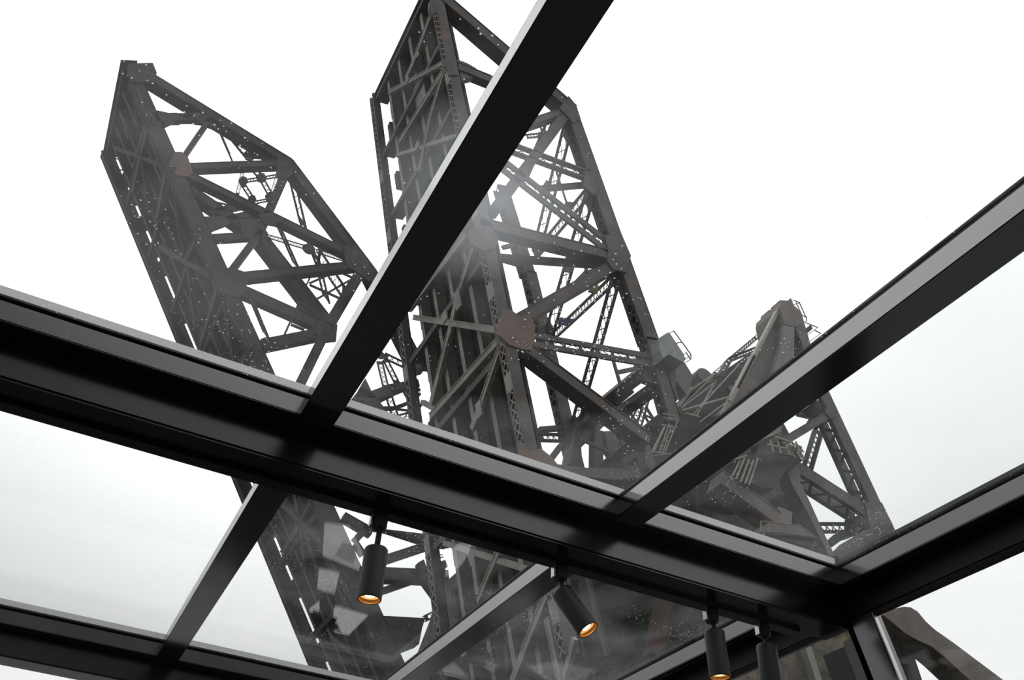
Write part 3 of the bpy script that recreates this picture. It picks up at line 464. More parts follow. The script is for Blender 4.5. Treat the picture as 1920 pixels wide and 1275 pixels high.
['B','lateral_brace','box',[11.066,30.837,30.861],[11.374,32.154,29.671],0.404,0.18,'2',None],
['B','lateral_brace','box',[11.374,32.154,29.671],[11.712,33.901,28.365],0.401,0.18,'2',None],
['B','lateral_brace','box',[11.712,33.901,28.365],[11.978,35.296,27.335],0.404,0.18,'2',None],
['B','lateral_brace','box',[12.206,27.612,26.453],[12.111,35.458,26.819],0.389,0.18,'2',None],
['B','lateral_brace','box',[12.276,27.563,26.184],[12.673,30.2,24.647],0.335,0.18,'2',None],
['B','lateral_brace','box',[12.673,30.2,24.647],[12.834,31.466,24.026],0.359,0.18,'2',None],
['B','lateral_brace','box',[14.382,30.909,18.038],[14.701,33.403,16.805],0.31,0.18,'2',None],
['B','lateral_brace','box',[14.153,33.191,18.925],[14.623,33.296,17.107],0.344,0.18,'2',None],
['B','lateral_brace','box',[15.085,27.698,15.322],[15.468,30.299,13.84],0.353,0.18,'2',None],
['B','lateral_brace','box',[15.31,28.155,14.449],[15.902,28.108,12.161],0.358,0.18,'2',None],
['B','lateral_brace','box',[15.621,26.71,13.25],[15.904,27.919,12.156],0.233,0.18,'2',None],
['B','lateral_brace','box',[14.933,36.477,15.911],[15.473,32.72,13.821],0.264,0.18,'2',None],
['B','lateral_brace','box',[14.049,33.605,19.327],[14.288,33.375,18.403],0.268,0.18,'2',None],
['B','lateral_brace','box',[15.468,30.299,13.84],[15.666,31.598,13.074],0.331,0.18,'2',None],
['B','gusset_plate','box',[10.924,30.589,31.171],[11.188,30.589,30.149],0.549,0.08,'2','pale'],
['B','gusset_plate','box',[10.974,32.196,30.976],[11.106,32.196,30.466],0.564,0.08,'2','pale'],
['B','gusset_plate','box',[12.574,30.39,24.792],[12.764,30.39,24.054],0.504,0.08,'2','pale'],
['B','gusset_plate','box',[6.389,32.104,48.705],[6.521,32.104,48.195],0.411,0.08,'2','pale'],
['B','gusset_plate','box',[7.86,32.181,43.017],[7.982,32.181,42.545],0.465,0.08,'2','pale'],
['B','gusset_plate','box',[6.325,30.336,48.955],[6.455,30.336,48.452],0.315,0.08,'2','pale'],
['P','rail_end',[[5.758,49.184],[6.068,49.459],[6.283,48.739],[6.054,47.801],[5.819,48.336]],27.0,0.3,None],
['B','navigation_bracket','box',[5.887,33.2,55.54],[6.884,33.2,55.668],0.083,0.08,'Y',None],
['B','navigation_bracket','box',[5.308,33.2,50.27],[5.991,33.2,50.41],0.072,0.08,'Y',None],
['B','access_hatch','box',[6.999,31.325,47.585],[7.6,31.325,45.262],1.3,0.1,'2','pale']],'rocker':[['P','head_plate',[[29.431,35.895],[29.574,36.374],[29.84,36.606],[30.14,36.711],[30.423,37.073],[30.556,36.536],[30.857,36.349],[31.074,35.888],[31.106,35.494],[30.764,35.052],[30.205,34.746],[29.475,34.646]],27.0,2.2,'brown'],
['P','column',[[29.502,34.707],[30.291,34.821],[29.822,32.515],[29.627,31.98],[28.576,29.045],[27.818,26.681],[26.442,25.717],[27.438,29.093],[28.055,30.634],[28.962,32.796]],27.05,1.2,'steel'],
['P','rear_leg',[[30.33,35.076],[31.194,35.901],[31.309,34.568],[31.356,33.746],[31.354,32.22],[30.69,31.632],[30.672,33.898]],27.1,1.0,'brown'],
['P','web_plate',[[33.393,37.771],[33.943,37.639],[34.726,37.297],[34.672,35.643],[33.203,35.746]],30.0,0.3,'dark'],
['P','link_plate',[[29.91,36.168],[30.142,35.395],[29.764,33.864],[28.655,31.401],[28.072,29.814],[27.133,28.352],[25.798,27.848],[25.959,28.987],[28.018,32.891]],27.6,0.5,'brown'],
['B','edge_strut','box',[29.565,27.2,35.995],[25.543,27.2,28.64],0.168,0.4,'Y','tan'],
['B','edge_strut','box',[27.014,27.2,31.435],[24.397,27.2,26.575],0.194,0.4,'Y','tan'],
['C','sheave',[31.443,28.5,38.121],0.435,28.5,0.8,'brown'],
['C','sheave',[34.156,32.0,41.163],0.545,32.0,0.8,'brown'],
['B','sheave_arm','box',[34.156,32.0,41.163],[34.071,32.0,40.32],0.793,0.6,'Y','brown'],
['B','laced_strut','laced',[31.479,30.0,37.606],[28.365,30.0,34.007],0.245,0.4,'Y',None],
['B','laced_strut','laced',[30.274,30.0,36.184],[26.679,30.0,31.967],0.231,0.4,'Y',None],
['B','laced_strut','laced',[29.124,29.0,34.132],[27.009,29.0,32.471],0.226,0.4,'Y',None],
['B','laced_strut','laced',[26.896,29.0,32.274],[26.211,29.0,30.939],0.284,0.4,'Y',None],
['B','girder','laced2',[31.964,32.0,37.086],[28.528,32.0,33.573],0.356,0.5,'Y','dark'],
['C','sheave',[25.902,30.0,31.446],0.535,30.0,1.0,'brown'],
['P','sheave_arm',[[25.486,31.374],[26.517,31.908],[26.192,31.073],[25.541,30.815]],30.1,0.8,'brown'],
['C','sheave',[26.79,32.0,32.632],0.536,32.0,1.0,'dark'],
['B','tie_rod','box',[21.649,27.0,25.919],[22.352,27.0,27.186],0.065,0.15,'Y','tan'],
['B','tie_rod','box',[22.352,27.0,27.186],[23.895,27.0,28.79],0.057,0.15,'Y','tan'],
['B','tie_rod','box',[21.645,27.0,25.869],[24.07,27.0,28.94],0.036,0.15,'Y','tan'],
['B','tie_rod','box',[21.666,27.0,25.838],[24.003,27.0,28.381],0.056,0.15,'Y','tan'],
['B','tie_rod','box',[21.679,27.0,25.711],[24.833,27.0,27.765],0.076,0.15,'Y','tan'],
['B','tie_rod','box',[25.66,27.0,30.11],[23.191,27.0,26.853],0.046,0.15,'Y','tan'],
['B','tie_rod','box',[23.191,27.0,26.853],[22.332,27.0,25.713],0.04,0.15,'Y','tan'],
['B','tie_rod','box',[23.915,27.0,28.294],[23.139,27.0,26.833],0.046,0.15,'Y','tan'],
['B','tie_rod','box',[23.049,27.0,26.698],[22.555,27.0,25.747],0.05,0.15,'Y','tan'],
['B','tie_rod','box',[24.572,27.0,27.355],[22.666,27.0,25.4],0.056,0.15,'Y','tan'],
['B','tie_rod','box',[24.673,27.0,27.343],[23.74,27.0,26.186],0.032,0.15,'Y','tan'],
['B','tie_rod','box',[21.863,27.0,25.611],[22.697,27.0,25.702],0.082,0.15,'Y','tan'],
['B','tie_rod','box',[21.649,27.0,25.919],[22.419,27.0,27.365],0.057,0.15,'Y','tan'],
['P','tie_plate',[[22.746,26.421],[23.03,26.754],[23.091,26.627],[22.745,26.173],[22.648,26.186]],26.9,0.12,'tan'],
['P','tie_plate',[[25.029,28.065],[25.179,28.019],[24.67,27.331],[24.511,27.296],[24.717,27.683]],26.9,0.12,'tan'],
['B','railing','box',[31.074,27.5,37.533],[31.246,27.5,37.676],0.03,0.05,'Y',None],
['B','railing','box',[31.246,27.5,37.676],[31.685,27.5,37.698],0.036,0.05,'Y',None],
['B','railing','box',[31.653,27.5,37.683],[31.971,27.5,36.557],0.038,0.05,'Y',None],
['B','railing','box',[31.372,27.5,37.582],[31.645,27.5,36.648],0.038,0.05,'Y',None],
['B','railing','box',[31.588,27.5,36.652],[32.024,27.5,36.671],0.035,0.05,'Y',None],
['B','railing','box',[31.971,27.5,36.557],[31.923,27.5,36.327],0.03,0.05,'Y',None],
['B','railing','box',[31.713,27.5,36.143],[31.955,27.5,36.341],0.03,0.05,'Y',None],
['B','railing','box',[31.801,27.5,36.153],[32.761,27.5,36.198],0.035,0.05,'Y',None],
['B','railing','box',[32.761,27.5,36.198],[31.805,27.5,35.219],0.03,0.05,'Y',None],
['B','railing','box',[32.423,27.5,35.842],[32.901,27.5,35.788],0.037,0.05,'Y',None],
['B','railing','box',[32.901,27.5,35.788],[31.802,27.5,34.673],0.03,0.05,'Y',None],
['B','railing','box',[31.135,27.5,37.257],[31.685,27.5,37.698],0.03,0.05,'Y',None],
['P','junction_box',[[31.609,35.523],[32.093,36.062],[32.155,35.737],[31.647,35.164]],27.4,0.6,'dark']],'weight':[['P','body',[[26.507,31.609],[27.319,32.96],[29.272,34.948],[31.367,36.57],[32.731,38.039],[30.609,33.927],[32.524,34.801],[34.084,35.143],[31.953,31.209],[27.957,30.373],[27.665,30.413],[26.441,30.52]],33.0,5,'dark'],
['P','panel',[[30.051,34.158],[30.516,34.534],[30.611,34.057],[30.275,33.925]],32.9,0.1,'steel'],
['P','panel',[[30.597,34.892],[31.067,35.014],[30.735,34.492]],32.9,0.1,'steel'],
['P','panel',[[28.426,33.142],[29.168,33.652],[28.944,33.344],[28.677,33.177]],32.9,0.1,'steel'],
['P','lower_body',[[21.496,26.308],[21.881,26.906],[22.596,27.691],[22.855,27.682],[23.947,28.194],[25.321,28.489],[26.938,28.215],[25.059,25.993],[23.764,24.573],[22.166,24.166],[22.099,25.473],[21.721,25.837]],30.0,6,'dark']],'ladder':[['B','ladder_rail','box',[20.405,26.4,24.128],[19.742,26.4,22.359],0.04,0.08,'Y','tan'],
['B','ladder_rail','box',[20.865,26.4,24.411],[20.061,26.4,22.512],0.039,0.08,'Y','tan'],
['B','ladder_rail','box',[20.541,26.4,24.109],[19.922,26.4,22.421],0.032,0.08,'Y','tan'],
['B','ladder_rail','box',[20.113,26.4,23.862],[19.389,26.4,22.324],0.046,0.08,'Y','tan'],
['B','ladder_rail','box',[19.98,26.4,23.905],[20.835,26.4,24.055],0.056,0.08,'Y','tan'],
['B','ladder_rail','box',[20.675,26.4,24.066],[19.808,26.4,22.686],0.03,0.08,'Y','tan'],
['B','ladder_rail','box',[20.213,26.4,23.989],[19.478,26.4,22.355],0.031,0.08,'Y','tan'],
['B','ladder_rail','box',[19.342,26.4,22.265],[20.122,26.4,22.425],0.034,0.08,'Y','tan'],
['B','ladder_rail','box',[20.072,26.4,24.582],[20.769,26.4,24.654],0.039,0.08,'Y','tan'],
['B','ladder_rail','box',[20.103,26.4,24.362],[20.801,26.4,24.48],0.038,0.08,'Y','tan'],
['B','ladder_rail','box',[19.418,26.4,22.077],[21.005,26.4,22.837],0.03,0.08,'Y','tan']],'tower':[['B','main_leg','openchord',[31.38,27.2,31.965],[33.739,27.2,24.454],0.836,1.0,'Y',None],
['B','brace','openchord',[28.484,27.2,25.12],[33.026,27.2,23.824],0.703,1.0,'Y',None],
['P','base_plate',[[32.804,24.291],[34.064,24.61],[34.257,24.046],[34.454,23.508],[34.621,22.886],[34.155,21.376],[30.388,20.36],[29.847,20.593],[30.694,21.409],[32.387,22.573],[32.785,22.77]],27.099999999999998,0.3,None],
['P','base_plate',[[32.573,23.746],[33.862,24.391],[33.995,23.566],[33.562,23.102],[32.747,22.869],[32.311,22.91]],28.099999999999998,0.3,'dark'],
['B','brace','box',[28.088,27.2,26.316],[31.944,27.2,29.493],0.396,0.5,'Y',None],
['P','gusset_plate',[[31.731,30.035],[32.114,30.079],[32.138,29.289],[31.696,28.978],[31.446,29.259]],27.12,0.12,None],
['P','portal_strut',[[31.149,30.113],[32.474,31.236],[32.998,31.123],[32.813,30.328],[33.08,30.07],[32.01,29.176],[31.436,29.464],[31.751,29.933]],28.099999999999998,0.5,'dark'],
['B','brace','box',[31.704,29.2,30.681],[32.956,29.2,30.886],0.287,0.3,'Y',None],
['B','laced_strut','laced',[33.672,29.7,30.45],[32.145,29.7,27.284],0.534,0.4,'Y',None],
['B','laced_strut','laced',[30.663,28.4,22.831],[32.893,28.4,23.481],0.499,0.3,'Y',None],
['P','curved_strut',[[31.036,22.096],[31.84,22.818],[32.935,23.218],[32.913,22.943],[32.059,22.509],[31.16,21.808]],28.2,0.5,'dark'],
['P','front_leg',[[27.566,24.398],[28.202,24.781],[28.494,24.491],[28.386,23.822],[28.764,22.949],[29.278,21.506],[29.744,20.368],[29.356,20.263],[28.581,22.089],[27.791,23.631]],26.9,0.7,'brown'],
['B','laced_web','laced',[29.38,28.4,23.603],[29.969,28.4,22.285],0.822,0.3,'Y',None],
['B','front_brace','box',[23.109,26.4,22.189],[26.156,26.4,21.022],0.806,1.0,'Y','brown'],
['P','column',[[27.758,23.389],[28.344,23.48],[28.385,22.623],[28.301,21.928],[27.77,22.618]],27.7,1,'brown'],
['P','cover_plate',[[26.433,21.826],[27.216,21.76],[27.021,21.059],[25.839,20.922]],26.599999999999998,0.2,'steel'],
['B','brace','box',[30.676,30.2,30.432],[31.301,30.2,29.126],1.241,0.6,'Y',None]],'platform':[['P','floor_slab',[[24.05,23.431],[26.335,24.457],[26.796,24.488],[28.042,24.715],[28.069,24.622],[26.824,23.663],[25.982,22.461],[25.246,22.227],[23.973,22.289]],26.2,3,'dark'],
['P','equipment',[[27.004,26.487],[27.979,27.109],[28.54,27.497],[28.52,27.117],[28.728,26.913],[29.356,26.58],[29.61,26.121],[27.945,25.824],[26.494,25.065]],27.7,2,'brown'],
['B','railing','box',[27.858,26.4,25.538],[28.062,26.4,25.379],0.062,0.05,'Y','tan'],
['B','railing','box',[27.712,26.4,25.278],[27.998,26.4,24.927],0.062,0.05,'Y','tan'],
['B','railing','box',[28.163,26.4,25.56],[28.393,26.4,25.368],0.063,0.05,'Y','tan'],
['B','railing','box',[27.819,26.4,25.522],[27.92,26.4,25.06],0.056,0.05,'Y','tan'],
['B','railing','box',[28.114,26.4,25.135],[28.416,26.4,24.998],0.059,0.05,'Y','tan'],
['B','railing','box',[27.826,26.4,25.161],[28.061,26.4,24.774],0.061,0.05,'Y','tan'],
['B','railing','box',[28.254,26.4,25.687],[28.472,26.4,25.351],0.062,0.05,'Y','tan'],
['B','railing','box',[28.011,26.4,25.538],[28.24,26.4,25.411],0.061,0.05,'Y','tan'],
['B','railing','box',[28.169,26.4,25.113],[28.399,26.4,24.915],0.062,0.05,'Y','tan'],
['B','railing','box',[28.197,26.4,25.327],[28.471,26.4,24.953],0.062,0.05,'Y','tan'],
['B','railing','box',[27.977,26.4,25.362],[28.211,26.4,25.118],0.062,0.05,'Y','tan'],
['B','railing','box',[27.783,26.4,25.37],[28.1,26.4,25.29],0.056,0.05,'Y','tan'],
['B','railing','box',[27.667,26.4,25.107],[27.813,26.4,24.801],0.059,0.05,'Y','tan'],
['B','railing','box',[27.965,26.4,25.407],[28.319,26.4,25.286],0.058,0.05,'Y','tan'],
['B','railing','box',[27.951,26.4,25.5],[28.205,26.4,25.317],0.062,0.05,'Y','tan'],
['B','railing','box',[27.836,26.4,25.082],[27.99,26.4,24.77],0.06,0.05,'Y','tan'],
['B','railing','box',[27.276,26.3,25.613],[28.297,26.3,25.532],0.073,0.06,'Y','tan'],
['B','railing','box',[27.424,26.3,25.403],[28.293,26.3,25.052],0.081,0.06,'Y','tan'],
['B','railing','box',[27.051,26.3,25.403],[28.138,26.3,25.215],0.075,0.06,'Y','tan'],
['B','railing','box',[27.67,26.3,25.708],[28.063,26.3,24.844],0.084,0.06,'Y','tan'],
['B','railing','box',[27.965,26.3,25.768],[28.173,26.3,24.925],0.08,0.06,'Y','tan'],
['B','railing','box',[26.614,26.3,25.554],[27.276,26.3,25.613],0.067,0.06,'Y','tan'],
['B','railing','box',[25.913,26.3,25.22],[26.647,26.3,25.741],0.05,0.06,'Y','tan'],
['B','railing','box',[26.287,26.3,25.265],[26.355,26.3,24.603],0.072,0.06,'Y','tan'],
['B','railing','box',[26.762,26.3,25.345],[26.825,26.3,24.679],0.073,0.06,'Y','tan'],
['B','railing','box',[27.241,26.3,25.426],[27.4,26.3,24.79],0.078,0.06,'Y','tan'],
['B','railing','box',[26.046,26.3,24.922],[27.371,26.3,25.124],0.063,0.06,'Y','tan'],
['B','pipe','box',[24.227,26.0,23.383],[23.571,26.0,22.057],0.065,0.1,'Y','tan'],
['B','pipe','box',[24.488,26.0,23.39],[23.811,26.0,21.98],0.065,0.1,'Y','tan'],
['B','pipe','box',[24.756,26.0,23.44],[24.064,26.0,21.984],0.066,0.1,'Y','tan'],
['B','pipe','box',[23.586,26.0,23.086],[24.337,26.0,23.542],0.055,0.1,'Y','tan'],
['B','pipe','box',[25.053,26.0,23.663],[24.273,26.0,21.973],0.066,0.1,'Y','tan'],
['B','pipe','box',[23.932,26.0,23.122],[23.375,26.0,22.148],0.049,0.1,'Y','tan']],'house':[['P','wall_panel',[[24.805,20.127],[26.55,20.476],[27.499,20.217],[27.385,19.698],[26.122,19.504],[24.331,19.195],[24.385,19.525]],25.7,2.5,'brown'],
['P','roof_edge',[[24.202,19.424],[24.3,19.471],[26.006,19.804],[27.378,20.055],[27.354,19.947],[25.989,19.719],[24.182,19.3]],25.5,3,'dark'],
['P','opening',[[25.153,19.464],[26.062,19.643],[26.004,19.468],[25.123,19.298]],25.599999999999998,0.15,'dark'],
['P','opening',[[24.758,19.549],[25.042,19.611],[24.994,19.34],[24.708,19.259]],25.599999999999998,0.15,'dark'],
['B','railing','box',[24.329,25.2,19.8],[26.083,25.2,20.115],0.03,0.06,'Y','tan'],
['B','railing','box',[26.083,25.2,20.115],[26.7,25.2,19.932],0.036,0.06,'Y','tan'],
['B','railing','box',[23.912,25.2,19.716],[23.831,25.2,19.223],0.031,0.06,'Y','tan'],
['B','railing','box',[23.909,25.2,19.696],[24.329,25.2,19.8],0.03,0.06,'Y','tan'],
['B','railing','box',[23.971,25.2,19.263],[23.94,25.2,18.945],0.032,0.06,'Y','tan'],
['B','railing','box',[24.329,25.2,19.8],[24.238,25.2,19.263],0.031,0.06,'Y','tan']],'stay':[['P','arm',[[32.384,18.29],[32.926,18.67],[33.921,19.063],[34.39,19.143],[34.802,19.037],[35.224,18.628],[35.692,18.357],[36.694,17.998],[39.667,16.777],[41.664,15.957],[39.599,15.565],[37.179,16.311],[35.909,17.086],[35.152,17.449],[34.308,17.546],[33.603,17.712],[32.765,18.133]],27.2,1.3,'brown'],
['B','leg','box',[34.415,28.2,18.391],[34.742,28.2,15.974],0.886,0.6,'Y',None],
['B','laced_web','laced',[33.449,27.7,18.716],[33.681,27.7,17.686],0.645,0.3,'Y',None]],'housing':[['P','front_wall',[[17.768,6.396],[16.455,13.782],[16.067,17.73],[17.259,22.326],[20.56,24.206],[20.656,26.241],[25.903,27.932],[31.123,31.818],[37.646,35.934],[42.848,29.034],[45.371,24.486],[46.546,19.392],[47.311,9.475]],39.0,5,'mass'],
['B','rib','box',[22.904,38.6,21.837],[30.924,38.6,26.299],0.895,0.4,'Y',None],
['B','rib','box',[24.402,38.6,20.104],[33.494,38.6,24.568],0.756,0.4,'Y',None],
['B','rib','box',[17.46,38.6,15.833],[23.403,38.6,19.005],0.609,0.4,'Y',None],
['B','timber_post','box',[25.483,34.0,20.019],[24.568,34.0,16.787],0.738,0.8,'Y','rust'],
['B','post','box',[20.041,33.0,19.13],[21.059,33.0,15.685],0.356,0.6,'Y','brown'],
['B','brace','box',[14.501,33.5,14.745],[17.102,33.5,14.041],0.565,0.5,'Y','brown'],
['B','brace','box',[16.317,33.0,15.485],[16.563,33.0,14.076],0.667,0.5,'Y','steel'],
['P','patch',[[15.79,15.336],[16.316,15.705],[16.568,15.118],[16.493,14.47],[16.147,14.829]],32.6,0.2,'steel']],'pier':[['P','masonry',[[24.104,6.371],[25.762,13.566],[26.578,15.325],[29.636,17.07],[32.974,18.727],[34.869,19.296],[36.626,15.591],[38.278,7.848]],31.0,4,'stone'],
['B','timber_post','box',[30.747,30.5,17.501],[31.112,30.5,15.792],0.402,0.4,'Y','tan']]},'I':{'1':{'c':22.972,'th':0.6109,'yn':47.8,'yf':57.8,'sN':[51.19,3.4],'sF':[53.57,5.94],'wN':0.98,'wF':0.825},'2':{'c':18.14,'th':0.2531,'yn':27.2,'yf':37.2,'sN':[45.69,7.36],'sF':[48.52,9.01],'wN':0.588,'wF':0.445}}}
INFO = DATA['I']
for i in ('1', '2'): REF[i] = Vector((math.cos(INFO[i]['th']), 0, math.sin(INFO[i]['th'])))
def build(key, root, base, pale=None):
    for r in DATA['T'][key]:
        if r[0] == 'B':
            _, nm, kind, a, b, w, d, ref, mt = r
            mm = M[mt] if mt else (pale if pale is not None and nm in ('floor_strut', 'lateral_brace') else base)
            obj(nm, member(kind, a, b, w, d, REF[ref]), mm, root)
        elif r[0] == 'P': obj(r[1], prism(r[2], r[3], r[4]), M[r[5]] if r[5] else base, root)
        else:
            bm = bmesh.new(); R, t = r[3], r[5]
            lathe(bm, [(R * .92, 0), (R, .06), (R, t - .06), (R * .92, t)], Vector(r[2]), Vector((0, 1, 0)), 32); obj(r[1], bm, M[r[6]] if r[6] else base, root)
# ------------------------------------------------------------------ the glazed cabin roof
H = 1.4                                    # glass above the eye
X0, X1, Y0, Y1 = -2.6, 1.602 * H, -2.4, 6.4
zg, zr = H + CZ, .956 * H + CZ             # glass level, underside of the rafters
rw = .0685 * H
RX = [-.4956 * H - .729 * H, -.4956 * H, .2337 * H, .963 * H]     # left faces of the rafters
PY = [-.106 * H, 1.45 * H, 3.006 * H]     # near faces of the purlins carried by the cross beams
names = ['rafter over the seats further back', 'black roof rafter over the left hand bay of the glazing', 'black roof rafter crossing in front of both raised bridge leaves', 'grey-sided roof rafter running from the cross beam to the right edge']
def roof_bar(label, x0, x1, y0, y1, nm, cat):
    r = thing(nm, ((x0 + x1) / 2, (y0 + y1) / 2, zr), label, cat, kind='structure')
    bm = bmesh.new(); aabb(bm, x0, x1, y0, y1, zr, zg - .004); bmesh.ops.bevel(bm, geom=bm.edges[:], offset=.0025, segments=2, affect='EDGES'); obj('profile', bm, M['rafter'], r)
    return r
for lab, x in list(zip(names, RX))[1:]:
    r = roof_bar(lab, x, x + rw, Y0, PY[2], 'roof_rafter', 'rafter')
    bm = bmesh.new(); aabb(bm, x + .006, x + rw - .006, Y0, PY[2], zg + .013, zg + .018); obj('glazing_cap', bm, M['gasket'], r)
    bm = bmesh.new(); aabb(bm, x + .001, x + rw - .001, Y0, PY[2], zg - .004, zg); aabb(bm, x + .008, x + rw - .008, Y0, PY[2], zg + .010, zg + .013); obj('gasket', bm, M['gasket'], r)
bl = ['black cross beam of the first bay of the glass roof', 'big black cross beam carrying the row of spotlights', 'black cross beam at the lower left corner']
def beam_x(y, label):
    r = thing('roof_beam', (0, y + .14, .88 * H + CZ), label, 'beam', kind='structure')
    bm = bmesh.new(); aabb(bm, X0, X1 + .12, y, y + .21, zr + .001, zg - .004); bmesh.ops.bevel(bm, geom=bm.edges[:], offset=.0025, segments=2, affect='EDGES'); obj('purlin', bm, M['frame'], r)
    bm = bmesh.new(); aabb(bm, X0, X1 + .10, y + .077, y + .206, .88 * H + CZ, zr + .001); bmesh.ops.bevel(bm, geom=bm.edges[:], offset=.006, segments=3, affect='EDGES'); obj('box_beam', bm, M['beam'], r)
    bm = bmesh.new(); aabb(bm, X0, X1, y + .026, y + .077, zr - .004, zr + .001); obj('seam_strip', bm, M['beam'], r)
    bm = bmesh.new(); aabb(bm, X0, X1, y + .004, y + .206, zg + .016, zg + .040); obj('glazing_cap', bm, M['cap'], r)
    bm = bmesh.new(); aabb(bm, X0, X1, y + .012, y + .198, zg - .004, zg); aabb(bm, X0, X1, y + .004, y + .206, zg + .010, zg + .016); obj('gasket', bm, M['gasket'], r)
    return r
beams = [beam_x(y, l) for y, l in zip(PY, bl)]
# track with the lamp adapters under the far edge of the big beam
bm = bmesh.new(); aabb(bm, X0, X1 - .05, 1.572 * H, 1.604 * H, .88 * H + CZ - .012, .88 * H + CZ + .004); tag(obj('lighting_track', bm, M['beam']), 'slim black lighting track under the big cross beam', 'track')
# gable end of the roof on the right and the leaning side wall under it
r = thing('roof_beam', (X1 + .1, 2, .9 * H + CZ), 'heavy black edge beam at the right end of the glass roof', 'beam', kind='structure')
bm = bmesh.new(); aabb(bm, X1, X1 + .11, Y0, Y1, zr + .001, zg - .002); bmesh.ops.bevel(bm, geom=bm.edges[:], offset=.0025, segments=2, affect='EDGES'); obj('purlin', bm, M['frame'], r)
bm = bmesh.new(); aabb(bm, 1.657 * H, 1.697 * H, Y0, Y1, .8957 * H + CZ, zr + .001); bmesh.ops.bevel(bm, geom=bm.edges[:], offset=.005, segments=3, affect='EDGES'); obj('box_beam', bm, M['gasket'], r)
bm = bmesh.new(); aabb(bm, X1 + .028, 1.657 * H, Y0, Y1, zr - .004, zr + .001); obj('seam_strip', bm, M['beam'], r)
bm = bmesh.new(); aabb(bm, X1 + .004, X1 + .106, Y0, Y1, zg + .016, zg + .030); obj('glazing_cap', bm, M['gasket'], r)
zt = .8957 * H + CZ; lean = .28
def xw(z, off=0): return 1.697 * H + (zt - z) * lean + off
def wall_box(nm, y0, y1, z0, z1, o0, o1, m, parent=None, ln=.28):
    bm = bmesh.new(); P = []
    for z in (z0, z1):
        for o in (o0, o1):
            for y in (y0, y1): P.append(bm.verts.new((1.697 * H + (zt - z) * ln + o, y, z)))
    for q in ((0, 1, 3, 2), (4, 6, 7, 5), (0, 4, 5, 1), (2, 3, 7, 6), (0, 2, 6, 4), (1, 5, 7, 3)): bm.faces.new([P[i] for i in q])
    return obj(nm, bm, m, parent)
wz0 = .55
post = thing('wall_right', (xw(1.2), 1.46 * H, wz0), 'leaning grey corner post under the right end of the cross beam', 'post', kind='structure')
wall_box('post', 1.432 * H, 1.495 * H, wz0, zt + .002, -.05, .0, M['frame'], post)
wall_box('silver_strip', 1.4262 * H, 1.431 * H, wz0, zt, -.046, -.03, M['chrome'], post)
wall_box('reveal', 1.495 * H, 1.53 * H, wz0, zt, -.02, .03, M['gasket'], post)
wall_box('sash_stile', 1.515 * H, 1.545 * H, wz0, .862 * H + CZ, -.045, -.005, M['beam'], post)
wall_box('sash_panel', 1.545 * H, 1.635 * H, wz0, .859 * H + CZ, -.02, .02, M['gasket'], post)
wall_box('sill', Y0, Y1, 0, wz0, -.03, .05, M['beam'], post)
# glass panes, one per bay
def pane(n, x0, x1, y0, y1, label):
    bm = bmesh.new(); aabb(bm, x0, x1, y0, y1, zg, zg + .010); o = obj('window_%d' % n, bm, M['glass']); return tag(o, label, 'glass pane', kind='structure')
xs = [X0] + [RX[1] + rw / 2, RX[2] + rw / 2, RX[3] + rw / 2, X1 + .06]; ys = [Y0, PY[0] + .1, PY[1] + .1, PY[2] + .1]
plab = {(1, 1): 'dusty roof pane in front of the far raised leaf', (2, 1): 'dusty roof pane in front of the near raised leaf', (3, 1): 'roof pane over the right hand steel tower', (1, 2): 'lower left roof pane showing grey cloud', (2, 2): 'roof pane behind the leftmost hanging spotlight', (3, 2): 'roof pane behind the tilted spotlight'}
k = 0
for j in (1, 2):
    for i in range(1, 4):
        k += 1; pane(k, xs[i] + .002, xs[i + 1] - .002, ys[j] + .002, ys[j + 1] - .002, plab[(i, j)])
k += 1; g = wall_box('window_%d' % k, Y0, 1.425 * H, wz0, zt, -.022, -.012, M['side_glass'], None, .10); tag(g, 'clear side pane beyond the leaning corner post', 'glass pane', kind='structure')
k += 1; g = wall_box('window_%d' % k, 1.545 * H, Y1, wz0, zt, -.022, -.012, M['side_glass']); tag(g, 'side pane under the roof edge with stained stone behind', 'glass pane', kind='structure')
bm = bmesh.new(); aabb(bm, -300, 300, -100, 500, -2.4, -2.0); tag(obj('river', bm, M['water']), 'dark river water under the raised bridges', 'river', kind='structure')
bm = bmesh.new(); aabb(bm, -3.2, xw(.0) + .1, -3, 9, -.06, 0); tag(obj('floor', bm, M['wood']), 'dark timber cabin floor below the glass roof', 'floor', kind='structure')
